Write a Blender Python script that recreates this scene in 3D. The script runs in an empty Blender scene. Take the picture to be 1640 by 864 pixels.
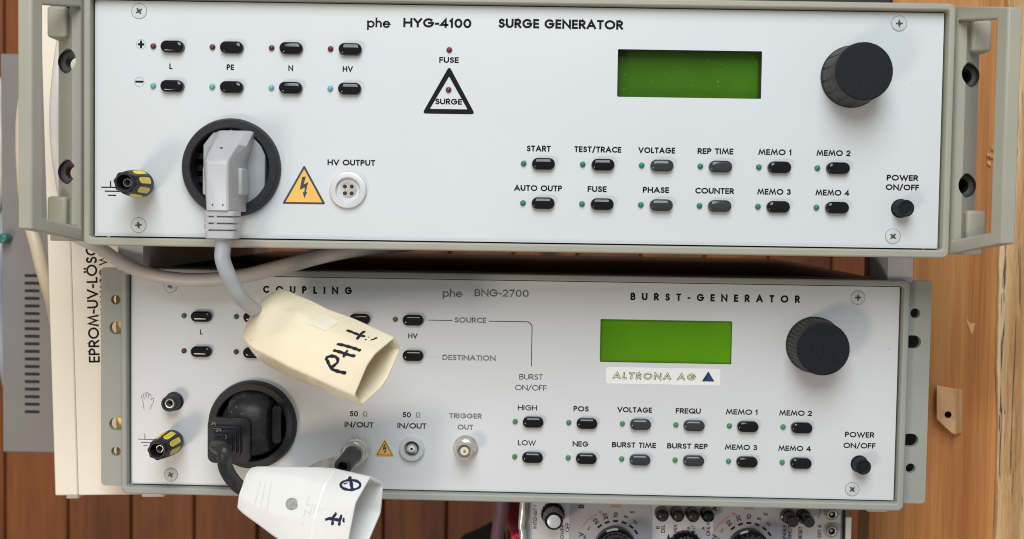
import bpy, bmesh, math, random
from mathutils import Matrix, Vector
from mathutils.bvhtree import BVHTree
random.seed(7)
PI = math.pi
sc = bpy.context.scene
col = sc.collection

# ------------------------------------------------------------------ camera
def rot_xyz(x, y, z):
    Rx = Matrix(((1,0,0),(0,math.cos(x),-math.sin(x)),(0,math.sin(x),math.cos(x))))
    Ry = Matrix(((math.cos(y),0,math.sin(y)),(0,1,0),(-math.sin(y),0,math.cos(y))))
    Rz = Matrix(((math.cos(z),-math.sin(z),0),(math.sin(z),math.cos(z),0),(0,0,1)))
    return Rz @ Ry @ Rx
CONV = Matrix(((1,0,0),(0,0,1),(0,-1,0)))          # (right, down, depth) -> (x, y, z)
RC = rot_xyz(0.0384123587, -0.000327436, 0.0152009562)
CAM = Vector((-2.132, -593.073, -51.842))           # mm
right = CONV @ RC[0]; down = CONV @ RC[1]; fwd = CONV @ RC[2]
cam_data = bpy.data.cameras.new('camera')
cam = bpy.data.objects.new('camera', cam_data); col.objects.link(cam)
cam_data.sensor_width = 36.0
cam_data.lens = 1835.0 * 36.0 / 1640.0
cam_data.clip_start = 0.02; cam_data.clip_end = 20
cm = Matrix.Identity(4)
for i in range(3):
    cm[i][0] = right[i]; cm[i][1] = -down[i]; cm[i][2] = -fwd[i]; cm[i][3] = CAM[i] * .001
cam.matrix_world = cm
sc.camera = cam
cam_data.dof.use_dof = True; cam_data.dof.focus_distance = .61; cam_data.dof.aperture_fstop = 13
def ray(px, py):
    return right * ((px - 820.) / 1835.) + down * ((py - 432.) / 1835.) + fwd
def at(px, py, Y):                                   # sight line met with the depth plane y = Y (mm)
    d = ray(px, py); return CAM + d * ((Y - CAM.y) / d.y)

# ------------------------------------------------------------------ world, lamps, exposure
w = bpy.data.worlds.new('World'); sc.world = w; w.use_nodes = True
bg = w.node_tree.nodes['Background']
bg.inputs[0].default_value = (1.0, .96, .92, 1); bg.inputs[1].default_value = .31
def area(name, loc, target, sx, sy, power, color):
    l = bpy.data.lights.new(name, 'AREA'); l.shape = 'RECTANGLE'; l.size = sx; l.size_y = sy
    l.energy = power; l.color = color
    o = bpy.data.objects.new(name, l); col.objects.link(o); o.location = loc
    o.rotation_euler = (Vector(target) - Vector(loc)).to_track_quat('-Z', 'Y').to_euler()
    return o
area('window_light', (-.03, -1.0, .80), (0, 0, -.10), .70, 1.0, 18.5, (.91, .965, 1.0))
area('room_lamp', (-.62, -.90, -.56), (0, 0, -.05), .22, .22, 3.6, (1.0, .82, .64))
sc.view_settings.view_transform = 'Standard'; sc.view_settings.look = 'None'
sc.cycles.filter_width = 1.05
sc.view_settings.exposure = 0; sc.view_settings.gamma = 1

# ------------------------------------------------------------------ materials
def srgb(r, g, b):
    f = lambda c: c/12.92 if c <= .04045 else ((c+.055)/1.055)**2.4
    return (f(r/255), f(g/255), f(b/255), 1)
def mat(name, c, rough=.45, metal=0, var=.06, scale=60, bump=.0, bscale=900, spec=.5, coat=0, speck=None, rvar=.08):
    m = bpy.data.materials.new(name); m.use_nodes = True
    nt = m.node_tree; N = nt.nodes; L = nt.links
    b = N['Principled BSDF']
    b.inputs['Metallic'].default_value = metal
    b.inputs['Specular IOR Level'].default_value = spec
    b.inputs['Coat Weight'].default_value = coat
    tc = N.new('ShaderNodeTexCoord')
    n = N.new('ShaderNodeTexNoise'); n.inputs['Scale'].default_value = scale; n.inputs['Detail'].default_value = 5
    L.new(tc.outputs['Object'], n.inputs['Vector'])
    mx = N.new('ShaderNodeMix'); mx.data_type = 'RGBA'
    c = tuple(c) if len(c) == 4 else tuple(c) + (1,)
    mx.inputs[6].default_value = tuple(v*(1-var) for v in c[:3]) + (1,)
    mx.inputs[7].default_value = tuple(min(1, v*(1+var)) for v in c[:3]) + (1,)
    rp = N.new('ShaderNodeMapRange'); rp.inputs[1].default_value = .3; rp.inputs[2].default_value = .7
    L.new(n.outputs['Fac'], rp.inputs[0]); L.new(rp.outputs[0], mx.inputs[0])
    out = mx.outputs[2]
    if speck:                                         # small dirt marks: (colour, scale, threshold)
        sn = N.new('ShaderNodeTexNoise'); sn.inputs['Scale'].default_value = speck[1]; sn.inputs['Detail'].default_value = 2
        L.new(tc.outputs['Object'], sn.inputs['Vector'])
        sr = N.new('ShaderNodeMapRange'); sr.inputs[1].default_value = speck[2]; sr.inputs[2].default_value = speck[2]+.06
        L.new(sn.outputs['Fac'], sr.inputs[0])
        m2 = N.new('ShaderNodeMix'); m2.data_type = 'RGBA'; m2.inputs[7].default_value = speck[0]
        L.new(sr.outputs[0], m2.inputs[0]); L.new(out, m2.inputs[6]); out = m2.outputs[2]
    L.new(out, b.inputs['Base Color'])
    rr_ = N.new('ShaderNodeMapRange'); rr_.inputs[3].default_value = max(.02, rough-rvar); rr_.inputs[4].default_value = min(1, rough+rvar)
    L.new(n.outputs['Fac'], rr_.inputs[0]); L.new(rr_.outputs[0], b.inputs['Roughness'])
    if bump:
        bn = N.new('ShaderNodeTexNoise'); bn.inputs['Scale'].default_value = bscale; bn.inputs['Detail'].default_value = 3
        L.new(tc.outputs['Object'], bn.inputs['Vector'])
        bp = N.new('ShaderNodeBump'); bp.inputs['Strength'].default_value = bump; bp.inputs['Distance'].default_value = .0004
        L.new(bn.outputs['Fac'], bp.inputs['Height']); L.new(bp.outputs[0], b.inputs['Normal'])
    return m
def wood(name, dark, light, grain=26, stretch=.05, rough=.5, pitch=None, knots=0, offset=0., crack=None, coat=0.):
    m = bpy.data.materials.new(name); m.use_nodes = True
    nt = m.node_tree; N = nt.nodes; L = nt.links; b = N['Principled BSDF']
    b.inputs['Roughness'].default_value = rough; b.inputs['Coat Weight'].default_value = coat
    tc = N.new('ShaderNodeTexCoord'); sep = N.new('ShaderNodeSeparateXYZ'); L.new(tc.outputs['Object'], sep.inputs[0])
    comb = N.new('ShaderNodeCombineXYZ')
    zs = N.new('ShaderNodeMath'); zs.operation = 'MULTIPLY'; zs.inputs[1].default_value = stretch; L.new(sep.outputs[2], zs.inputs[0])
    zo = N.new('ShaderNodeMath'); zo.operation = 'ADD'; L.new(zs.outputs[0], zo.inputs[0]); zo.inputs[1].default_value = offset
    tone = None
    if pitch:                                         # every plank of its own tone and grain
        dv = N.new('ShaderNodeMath'); dv.operation = 'DIVIDE'; dv.inputs[1].default_value = pitch; L.new(sep.outputs[0], dv.inputs[0])
        fl = N.new('ShaderNodeMath'); fl.operation = 'FLOOR'; L.new(dv.outputs[0], fl.inputs[0])
        wn = N.new('ShaderNodeTexWhiteNoise'); wn.noise_dimensions = '1D'; L.new(fl.outputs[0], wn.inputs['W'])
        z2 = N.new('ShaderNodeMath'); z2.operation = 'MULTIPLY_ADD'; z2.inputs[1].default_value = 7.; L.new(wn.outputs[0], z2.inputs[0]); L.new(zo.outputs[0], z2.inputs[2])
        zo = z2; tone = wn
    L.new(sep.outputs[0], comb.inputs[0]); L.new(sep.outputs[1], comb.inputs[1]); L.new(zo.outputs[0], comb.inputs[2])
    n1 = N.new('ShaderNodeTexNoise'); n1.inputs['Scale'].default_value = grain; n1.inputs['Detail'].default_value = 4; n1.inputs['Distortion'].default_value = .6
    n2 = N.new('ShaderNodeTexNoise'); n2.inputs['Scale'].default_value = grain*14; n2.inputs['Detail'].default_value = 5
    L.new(comb.outputs[0], n1.inputs['Vector']); L.new(comb.outputs[0], n2.inputs['Vector'])
    ad = N.new('ShaderNodeMath'); ad.operation = 'MULTIPLY_ADD'; ad.inputs[1].default_value = .45
    L.new(n2.outputs['Fac'], ad.inputs[0]); L.new(n1.outputs['Fac'], ad.inputs[2])
    if tone:
        a2 = N.new('ShaderNodeMath'); a2.operation = 'MULTIPLY_ADD'; a2.inputs[1].default_value = .40; L.new(tone.outputs[0], a2.inputs[0]); L.new(ad.outputs[0], a2.inputs[2]); ad = a2
        lo, hi = .58, 1.30
    else: lo, hi = .5, .95
    mr = N.new('ShaderNodeMapRange'); mr.inputs[1].default_value = lo; mr.inputs[2].default_value = hi; L.new(ad.outputs[0], mr.inputs[0])
    mx = N.new('ShaderNodeMix'); mx.data_type = 'RGBA'; mx.inputs[6].default_value = dark; mx.inputs[7].default_value = light
    L.new(mr.outputs[0], mx.inputs[0]); out = mx.outputs[2]
    if knots:
        kc = N.new('ShaderNodeCombineXYZ'); kz = N.new('ShaderNodeMath'); kz.operation = 'MULTIPLY'; kz.inputs[1].default_value = .6; L.new(sep.outputs[2], kz.inputs[0])
        L.new(sep.outputs[0], kc.inputs[0]); L.new(kz.outputs[0], kc.inputs[2])
        v = N.new('ShaderNodeTexVoronoi'); v.inputs['Scale'].default_value = knots; L.new(kc.outputs[0], v.inputs['Vector'])
        kr = N.new('ShaderNodeMapRange'); kr.inputs[1].default_value = .07; kr.inputs[2].default_value = .19; kr.inputs[3].default_value = .85; kr.inputs[4].default_value = 0
        L.new(v.outputs['Distance'], kr.inputs[0])
        m3 = N.new('ShaderNodeMix'); m3.data_type = 'RGBA'; m3.inputs[7].default_value = tuple(c*.22 for c in dark[:3])+(1,)
        L.new(kr.outputs[0], m3.inputs[0]); L.new(out, m3.inputs[6]); out = m3.outputs[2]
    if crack:
        n3 = N.new('ShaderNodeTexNoise'); n3.inputs['Scale'].default_value = crack[0]; n3.inputs['Detail'].default_value = 6; n3.inputs['Distortion'].default_value = 1.2
        L.new(comb.outputs[0], n3.inputs['Vector'])
        cr = N.new('ShaderNodeMapRange'); cr.inputs[1].default_value = crack[1]; cr.inputs[2].default_value = crack[1]+.07; L.new(n3.outputs['Fac'], cr.inputs[0])
        m4 = N.new('ShaderNodeMix'); m4.data_type = 'RGBA'; m4.inputs[7].default_value = crack[2]
        L.new(cr.outputs[0], m4.inputs[0]); L.new(out, m4.inputs[6]); out = m4.outputs[2]
    L.new(out, b.inputs['Base Color'])
    bp = N.new('ShaderNodeBump'); bp.inputs['Strength'].default_value = .35; bp.inputs['Distance'].default_value = .0006
    L.new(ad.outputs[0], bp.inputs['Height']); L.new(bp.outputs[0], b.inputs['Normal'])
    return m

M = {}
M['panel_up'] = mat('pale_grey_panel', (.60,.635,.65), .42, var=.03, scale=7, bump=.06, bscale=2500, speck=((.40,.39,.37,1), 190, .775), rvar=.14)
M['panel_low'] = mat('silver_grey_panel', (.65,.67,.685), .36, var=.03, scale=7, bump=.06, bscale=2500, speck=((.42,.41,.38,1), 180, .765), rvar=.14)
M['frame_up'] = mat('beige_grey_paint', (.345,.335,.27), .5, var=.04, scale=30, bump=.25, bscale=1800, speck=((.55,.53,.46,1), 170, .79))
M['frame_low'] = mat('green_grey_paint', (.33,.34,.305), .5, var=.04, scale=30, bump=.25, bscale=1800, speck=((.25,.24,.22,1), 170, .78))
M['lid'] = mat('dark_case_lid', (.045,.04,.036), .5, var=.2, scale=14, bump=.2)
M['chromate'] = mat('yellow_passivated_steel', (.62,.42,.13), .4, .7, var=.15)
M['ink'] = mat('black_ink', (.008,.008,.011), .7, var=.1, spec=.15)
M['ink_worn'] = mat('worn_grey_ink', (.028,.028,.032), .5, var=.35, scale=500, spec=.3)
M['ink_glare'] = mat('worn_ink_painted_glare', (.56,.57,.60), .3, var=.12, scale=700)  # pale tone that paints glare onto the worn print
M['button'] = mat('glossy_black_plastic', (.005,.005,.007), .075, var=.2, spec=.42, rvar=.02)
M['button_grey'] = mat('glossy_dark_grey_plastic', (.036,.040,.044), .085, var=.1, spec=.42, rvar=.02)
M['matte_black'] = mat('matte_black_plastic', (.0085,.0100,.0155), .6, var=.3, scale=500, bump=.3, bscale=2600, spec=.22, speck=((.05,.05,.06,1), 900, .74))
M['knob_side'] = mat('dusty_black_plastic', (.032,.031,.030), .5, var=.45, scale=420, bump=.3, bscale=1500, spec=.3)
M['hole'] = mat('near_black_fill', (.008,.008,.009), .6)  # near-black for openings; also colours the added shade strips behind mounting holes
M['socket'] = mat('black_socket_plastic', (.014,.0145,.019), .45, var=.15, scale=250, bump=.3, bscale=3000, spec=.35)
M['socket_in'] = mat('shiny_black_plastic', (.006,.006,.007), .18, spec=.4)
M['rubber'] = mat('dusty_black_rubber', (.018,.018,.020), .42, var=.5, scale=260, bump=.3, bscale=1400, spec=.45, speck=((.14,.135,.13,1), 700, .69))
M['steel'] = mat('nickel_plated_metal', (.70,.68,.64), .25, .7, var=.1, scale=200)
M['steel_dull'] = mat('dull_nickel', (.56,.53,.48), .36, .55, var=.25, scale=180)
M['silver_flat'] = mat('satin_silver_ring', (.70,.71,.72), .36, .35, var=.05)
M['white_plastic'] = mat('white_insulator', (.78,.77,.73), .4)
M['screw'] = mat('painted_screw_head', (.56,.59,.60), .5, .0, var=.06, scale=300)
M['screw_ring'] = mat('painted_screw_gap_shade', (.22,.22,.22), .6)  # gap shade round each screw head, painted as a grey ring
M['yellow'] = mat('yellow_plastic', (.88,.68,.06), .4, var=.12, scale=300)
M['lcd_up'] = mat('dim_green_display', (.038,.120,.004), .2, var=.25, scale=14, spec=.2, speck=((.13,.26,.07,1), 420, .70))
M['lcd_low'] = mat('bright_green_display', (.090,.275,.003), .2, var=.25, scale=12, spec=.25, speck=((.2,.45,.1,1), 520, .75))
M['lcd_wall'] = mat('display_opening_edge', (.05,.055,.05), .5)
M['led_red'] = mat('dark_red_lens', (.13,.018,.026), .22, var=.2)
M['led_green'] = mat('green_lens', (.018,.20,.12), .22, var=.2)
M['led_green2'] = mat('leaf_green_lens', (.055,.25,.10), .24, var=.2)
M['led_dark_green'] = mat('deep_green_lens', (.05,.14,.06), .24, var=.2)
M['led_teal'] = mat('pale_teal_lens', (.13,.38,.43), .22, var=.2)
M['orange'] = mat('orange_sticker', (.83,.47,.10), .45, var=.05)
M['sticker_edge'] = mat('dark_sticker_ink', (.035,.045,.065), .45)
M['sticker_white'] = mat('white_sticker', (.86,.865,.87), .35, var=.02)
M['logo_gold'] = mat('gold_ink', (.20,.18,.03), .45)
M['logo_pale'] = mat('pale_yellow_ink', (.80,.80,.62), .4)
M['logo_blue'] = mat('blue_ink', (.012,.06,.24), .4)
M['plug_grey'] = mat('light_grey_pvc', (.44,.445,.46), .42, var=.05, scale=80, bump=.08)
M['plug_plate'] = mat('smoky_grey_pvc', (.31,.335,.35), .3, var=.12, scale=60)
M['cord_grey'] = mat('grey_cord', (.40,.43,.47), .38, var=.04, scale=50)
M['cable_beige'] = mat('warm_grey_cable', (.52,.49,.45), .42, var=.05, scale=60)
M['cream'] = mat('yellowed_cream_plastic', (.83,.735,.535), .28, var=.05, scale=30, bump=.05, bscale=500, speck=((.55,.45,.28,1), 200, .76), coat=.25)
M['cream_label'] = mat('cream_label_field', (.82,.77,.62), .5)
M['white'] = mat('white_moulded_plastic', (.82,.825,.81), .33, var=.03, scale=30, bump=.05, bscale=500, speck=((.60,.58,.52,1), 200, .77))
M['white_emboss'] = mat('raised_grey_marks', (.70,.70,.69), .45)
M['grey_plug'] = mat('grey_filler', (.34,.35,.35), .6, var=.2, scale=500)
M['marker'] = mat('black_marker', (.010,.011,.022), .4)
M['marker_blue'] = mat('blue_black_marker', (.012,.018,.06), .4)
M['box_cream'] = mat('cream_enamel', (.82,.745,.62), .4, var=.04, scale=14, bump=.08, speck=((.34,.27,.2,1), 130, .775))
M['unit_grey'] = mat('taupe_grey_enamel', (.225,.205,.195), .5, var=.05, scale=40, bump=.3, bscale=1500)
M['teal_knob'] = mat('teal_button_plastic', (.02,.17,.14), .35)
M['pale_cable'] = mat('pale_cable', (.66,.63,.58), .45)
M['beige_tube'] = mat('beige_cable', (.62,.53,.38), .42)
M['foot_grey'] = mat('grey_foot_plastic', (.62,.62,.66), .45, var=.04)
M['foot_pale'] = mat('pale_foot_plastic', (.72,.67,.60), .4)
M['scope_grey'] = mat('grey_scope_panel', (.50,.50,.54), .4, var=.04, scale=60)
M['scope_pale'] = mat('pale_scope_panel', (.76,.76,.81), .4, var=.03, scale=60)
M['scope_blue'] = mat('blue_grey_trim', (.46,.50,.54), .4)
M['scope_ink'] = mat('scope_ink', (.015,.015,.03), .6, spec=.2)
M['scope_red'] = mat('faded_red_ink', (.62,.28,.24), .5)
M['brown_button'] = mat('dark_brown_button', (.035,.022,.022), .2)
M['red_plastic'] = mat('dark_red_plastic', (.12,.008,.012), .35, var=.2)
M['red_bright'] = mat('red_plastic', (.50,.03,.05), .3)
M['purple'] = mat('mauve_cable', (.24,.13,.18), .5)
M['black_cloth'] = mat('black_fabric', (.006,.006,.007), .9, var=.3, scale=300, bump=.4)
M['black_case'] = mat('black_case_paint', (.012,.012,.012), .5)
M['wall'] = wood('brown_wall_planks', srgb(80,38,17), srgb(176,104,52), grain=12, stretch=.09, pitch=.083, knots=10, rough=.5)
M['board'] = wood('honey_pine_board', srgb(166,102,48), srgb(216,156,92), grain=55, stretch=.018, rough=.55, offset=3.3)
M['bark'] = wood('pale_weathered_wood_edge', srgb(176,128,76), srgb(238,206,158), grain=120, stretch=.03, rough=.8, offset=1.2, crack=(420, .60, (.09,.075,.07,1)))
M['block'] = wood('raw_wood_block', srgb(196,144,98), srgb(232,190,142), grain=60, stretch=.3, rough=.7, offset=5., crack=(90, .70, (.16,.09,.05,1)))
M['splinter'] = wood('torn_pale_wood', srgb(196,140,84), srgb(222,174,116), grain=60, stretch=.2, rough=.8)

# ------------------------------------------------------------------ mesh building (all lengths in mm)
def lens_r(x0, x1, z0, z1, r, n=6):
    pts = []
    for cx, cz, a in ((x1-r, z1-r, 0), (x0+r, z1-r, 90), (x0+r, z0+r, 180), (x1-r, z0+r, 270)):
        for i in range(n+1):
            t = math.radians(a + 90*i/n); pts.append((cx + r*math.cos(t), cz + r*math.sin(t)))
    return pts
def circle(cx, cz, r, n=48): return [(cx + r*math.cos(2*PI*i/n), cz + r*math.sin(2*PI*i/n)) for i in range(n)]
class MB:
    """one mesh in the making; x right, h towards the viewer (y = -h), z up"""
    def __init__(s): s.bm = bmesh.new()
    def faces(s, verts, faces, mi=0):
        vs = [s.bm.verts.new(v) for v in verts]; out = []
        for f in faces:
            try:
                fc = s.bm.faces.new([vs[i] for i in f]); fc.material_index = mi; out.append(fc)
            except ValueError: pass
        return vs
    def box(s, x0, x1, h0, h1, z0, z1, mi=0):
        v = [(x, -h, z) for h in (h0, h1) for z in (z0, z1) for x in (x0, x1)]
        s.faces(v, [(0,1,3,2),(4,6,7,5),(0,4,5,1),(2,3,7,6),(0,2,6,4),(1,5,7,3)], mi); return s
    def hull(s, pts, mi=0):
        vs = [s.bm.verts.new((p[0], -p[1], p[2])) for p in pts]
        r = bmesh.ops.convex_hull(s.bm, input=vs)
        for g in r['geom']:
            if isinstance(g, bmesh.types.BMFace): g.material_index = mi
        return s
    def prism(s, outline, h0, h1, holes=(), mi=0):
        """outline and holes of (x,z); solid from h0 (back) to h1 (front)"""
        es = []
        for lp in (outline,) + tuple(holes):
            vs = [s.bm.verts.new((x, -h0, z)) for x, z in lp]
            es += [s.bm.edges.new((vs[i], vs[(i+1) % len(vs)])) for i in range(len(vs))]
        r = bmesh.ops.triangle_fill(s.bm, edges=es, use_beauty=True)
        fs = [g for g in r['geom'] if isinstance(g, bmesh.types.BMFace)]
        for f in fs: f.material_index = mi
        e = bmesh.ops.extrude_face_region(s.bm, geom=fs)
        nv = [g for g in e['geom'] if isinstance(g, bmesh.types.BMVert)]
        for g in e['geom']:
            if isinstance(g, bmesh.types.BMFace): g.material_index = mi
        for v in nv:
            v.co.y = -h1
            for f in v.link_faces: f.material_index = mi
        return s
    def loft(s, loops, mi=0, cap0=True, cap1=True, close=True):
        """loops: lists of (x,y,z) with equal counts"""
        n = len(loops[0]); rows = [[s.bm.verts.new(p) for p in lp] for lp in loops]
        for a, b in zip(rows, rows[1:]):
            for i in range(n if close else n-1):
                j = (i+1) % n
                f = s.bm.faces.new((a[i], a[j], b[j], b[i])); f.material_index = mi
        if cap0: s.bm.faces.new(rows[0][::-1]).material_index = mi
        if cap1: s.bm.faces.new(rows[-1]).material_index = mi
        return s
    def lathe(s, cx, cz, prof, n=48, mi=0, mod=None, cap0=False, cap1=True):
        """prof of (r,h), turned about the depth axis through (cx,cz)"""
        loops = []
        for r, h in prof:
            lp = []
            for i in range(n):
                a = 2*PI*i/n; q = r * (mod(a, h) if mod else 1)
                lp.append((cx + q*math.cos(a), -h, cz + q*math.sin(a)))
            loops.append(lp)
        return s.loft(loops, mi, cap0, cap1)
    def tube(s, pts, r, n=16, mi=0, cap=True, sub=8):
        P = [Vector(p) for p in pts]; out = []; R = []
        rad = r if isinstance(r, (list, tuple)) else [r]*len(P)
        for i in range(len(P)-1):
            p0 = P[i-1] if i else P[i]*2 - P[i+1]; p3 = P[i+2] if i+2 < len(P) else P[i+1]*2 - P[i]
            for k in range(sub):
                t = k/sub; a, b = P[i], P[i+1]
                out.append(.5*((2*a) + (b-p0)*t + (2*p0-5*a+4*b-p3)*t*t + (3*a-p0-3*b+p3)*t*t*t)); R.append(rad[i]*(1-t)+rad[i+1]*t)
        out.append(P[-1]); R.append(rad[-1])
        tg = (out[1]-out[0]).normalized(); up = Vector((0,0,1)) if abs(tg.z) < .9 else Vector((1,0,0))
        u = tg.cross(up).normalized(); loops = []
        for i, p in enumerate(out):
            t2 = (out[min(i+1, len(out)-1)] - out[max(i-1, 0)]).normalized()
            u = (u - t2*u.dot(t2)).normalized(); v = t2.cross(u)
            loops.append([tuple(p + (u*math.cos(2*PI*k/n) + v*math.sin(2*PI*k/n))*R[i]) for k in range(n)])
        return s.loft(loops, mi, cap, cap)
    def ribbon(s, pts, width, h, mi=0, ext=True):
        """a flat painted stroke through (x,z) points at height h"""
        P = [Vector(p) for p in pts]; closed = (P[0]-P[-1]).length < 1e-6 and len(P) > 3
        if closed: P = P[:-1]
        n = len(P); hw = width/2; Lp, Rp = [], []
        if not closed and ext:
            P[0] = P[0] + (P[0]-P[1]).normalized()*hw*.98; P[-1] = P[-1] + (P[-1]-P[-2]).normalized()*hw*.98
        for i in range(n):
            a = P[i-1] if (i or closed) else None; b = P[(i+1) % n] if (i < n-1 or closed) else None
            d1 = (P[i]-a).normalized() if a is not None else None; d2 = (b-P[i]).normalized() if b is not None else None
            if d1 is None: d1 = d2
            if d2 is None: d2 = d1
            t = d1 + d2
            t = t.normalized() if t.length > 1e-4 else d1
            nn = Vector((-t.y, t.x)); c = max(.42, abs(nn.dot(Vector((-d1.y, d1.x)))))
            Lp.append(P[i] + nn*hw/c); Rp.append(P[i] - nn*hw/c)
        vs = [(p.x, -h, p.y) for p in Lp] + [(p.x, -h, p.y) for p in Rp]
        s.faces(vs, [(i, n+i, n+(i+1) % n, (i+1) % n) for i in range(n if closed else n-1)], mi); return s
    def build(s, name, mats, parent=None, bevel=0, seg=2, smooth=35, recalc=True, matrix=None):
        if recalc: bmesh.ops.recalc_face_normals(s.bm, faces=s.bm.faces)
        if matrix is not None: s.bm.transform(matrix)
        s.bm.transform(Matrix.Scale(.001, 4))
        me = bpy.data.meshes.new(name); s.bm.to_mesh(me); s.bm.free()
        for m in (mats if isinstance(mats, (list, tuple)) else [mats]): me.materials.append(M[m])
        me.shade_smooth()
        me.set_sharp_from_angle(angle=math.radians(smooth))
        o = bpy.data.objects.new(name, me); col.objects.link(o)
        if parent: o.parent = parent
        if bevel:
            md = o.modifiers.new('bevel', 'BEVEL'); md.width = bevel*.001; md.segments = seg; md.limit_method = 'ANGLE'; md.angle_limit = math.radians(40)
            md.harden_normals = False
        return o
def tag(o, label=None, cat=None, group=None, kind=None):
    if label: o['label'] = label
    if cat: o['category'] = cat
    if group: o['group'] = group
    if kind: o['kind'] = kind
    return o
def thing(name, label, cat, matrix=None, group=None, loc=None):
    o = bpy.data.objects.new(name, None); col.objects.link(o); o.empty_display_size = .02
    if matrix is not None: o.matrix_world = matrix
    return tag(o, label, cat, group)

# ------------------------------------------------------------------ stroke alphabet (cap height 1, geometric sans)
def arc(cx, cy, rx, ry, a0, a1, n=14):
    return [(cx + rx*math.cos(math.radians(a0+(a1-a0)*i/n)), cy + ry*math.sin(math.radians(a0+(a1-a0)*i/n))) for i in range(n+1)]
G = {
 'A': (.80, [[(0,0),(.5,1),(1,0)], [(.2,.30),(.8,.30)]]),
 'B': (.58, [[(0,0),(0,1),(.5,1)]+arc(.5,.76,.42,.24,90,-90,8)+[(0,.52)], [(.5,.52)]+arc(.55,.26,.45,.26,90,-90,8)+[(0,0)]]),
 'C': (.72, [arc(.62,.5,.62,.5,52,308,18)]),
 'D': (.70, [[(0,0),(0,1),(.38,1)]+arc(.38,.5,.62,.5,90,-90,14)+[(0,0)]]),
 'E': (.50, [[(1,1),(0,1),(0,0),(1,0)], [(0,.5),(.92,.5)]]),
 'F': (.48, [[(1,1),(0,1),(0,0)], [(0,.5),(.92,.5)]]),
 'G': (.84, [arc(.5,.5,.5,.5,48,360,20)+[(.56,.5)]]),
 'H': (.70, [[(0,0),(0,1)],[(1,0),(1,1)],[(0,.5),(1,.5)]]),
 'I': (.17, [[(.5,0),(.5,1)]]),
 'J': (.42, [[(1,1),(1,.25)]+arc(.5,.25,.5,.25,0,-170,8)]),
 'K': (.64, [[(0,0),(0,1)],[(1,1),(.05,.48),(1,0)]]),
 'L': (.46, [[(0,1),(0,0),(1,0)]]),
 'M': (.92, [[(0,0),(.18,1),(.5,.12),(.82,1),(1,0)]]),
 'N': (.74, [[(0,0),(0,1),(1,0),(1,1)]]),
 'O': (.90, [arc(.5,.5,.5,.5,90,450,28)]),
 'P': (.55, [[(0,0),(0,1),(.45,1)]+arc(.45,.73,.55,.27,90,-90,10)+[(0,.46)]]),
 'Q': (.90, [arc(.5,.5,.5,.5,90,450,28), [(.58,.34),(1,-.02)]]),
 'R': (.58, [[(0,0),(0,1),(.45,1)]+arc(.45,.73,.52,.27,90,-90,10)+[(0,.46)], [(.42,.46),(1,0)]]),
 'S': (.54, [arc(.52,.76,.42,.24,28,270,12)+arc(.5,.26,.5,.26,90,-150,12)[1:]]),
 'T': (.56, [[(0,1),(1,1)],[(.5,1),(.5,0)]]),
 'U': (.66, [[(0,1),(0,.36)]+arc(.5,.36,.5,.36,180,360,12)+[(1,1)]]),
 'V': (.76, [[(0,1),(.5,0),(1,1)]]),
 'W': (1.1, [[(0,1),(.26,0),(.5,.95),(.74,0),(1,1)]]),
 'X': (.66, [[(0,0),(1,1)],[(0,1),(1,0)]]),
 'Y': (.68, [[(0,1),(.5,.46),(1,1)],[(.5,.46),(.5,0)]]),
 'Z': (.60, [[(0,1),(1,1),(0,0),(1,0)]]),
 '0': (.62, [arc(.5,.5,.5,.5,90,450,24)]),
 '1': (.32, [[(0,.80),(.75,1),(.75,0)]]),
 '2': (.56, [arc(.5,.70,.48,.30,165,-25,10)+[(0,0),(1,0)]]),
 '3': (.54, [arc(.48,.75,.42,.25,150,-90,10)+arc(.48,.26,.5,.26,90,-150,10)[1:]]),
 '4': (.64, [[(.72,0),(.72,1),(0,.26),(1,.26)]]),
 '5': (.54, [[(.92,1),(.2,1),(.08,.54)]+arc(.46,.32,.52,.32,120,-140,12)]),
 '6': (.58, [arc(.5,.31,.5,.31,90,450,18), [(.06,.42),(.62,1)]]),
 '7': (.56, [[(0,1),(1,1),(.3,0)]]),
 '8': (.56, [arc(.5,.75,.42,.25,90,450,16), arc(.5,.26,.5,.26,90,450,16)]),
 '9': (.58, [arc(.5,.69,.5,.31,90,450,18), [(.94,.58),(.38,0)]]),
 'p': (.62, [arc(.5,.30,.5,.36,90,450,20), [(0,.66),(0,-.36)]]),
 'h': (.52, [[(0,0),(0,1.06)], [(0,.36)]+arc(.5,.40,.5,.26,180,0,10)+[(1,0)]]),
 'e': (.62, [[(.05,.33),(1,.33)]+arc(.5,.30,.5,.36,5,320,18)]),
 '-': (.34, [[(0,.40),(1,.40)]]), '+': (.6, [[(0,.5),(1,.5)],[(.5,.1),(.5,.9)]]),
 '/': (.46, [[(0,-.12),(1,1.1)]]), '.': (.17, [[(.5,0),(.5,.03)]]),
 'Ω': (.78, [[(0,0),(.3,0),(.3,.12)]+arc(.5,.60,.46,.40,238,-58,20)+[(.7,.12),(.7,0),(1,0)]]),
 'Ö': (.90, [arc(.5,.5,.5,.5,90,450,28), [(.33,1.22),(.33,1.28)], [(.67,1.22),(.67,1.28)]]),
 '%': (.8, [arc(.2,.8,.2,.2,0,360,10), arc(.8,.2,.2,.2,0,360,10), [(.1,0),(.9,1)]]),
}
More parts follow.
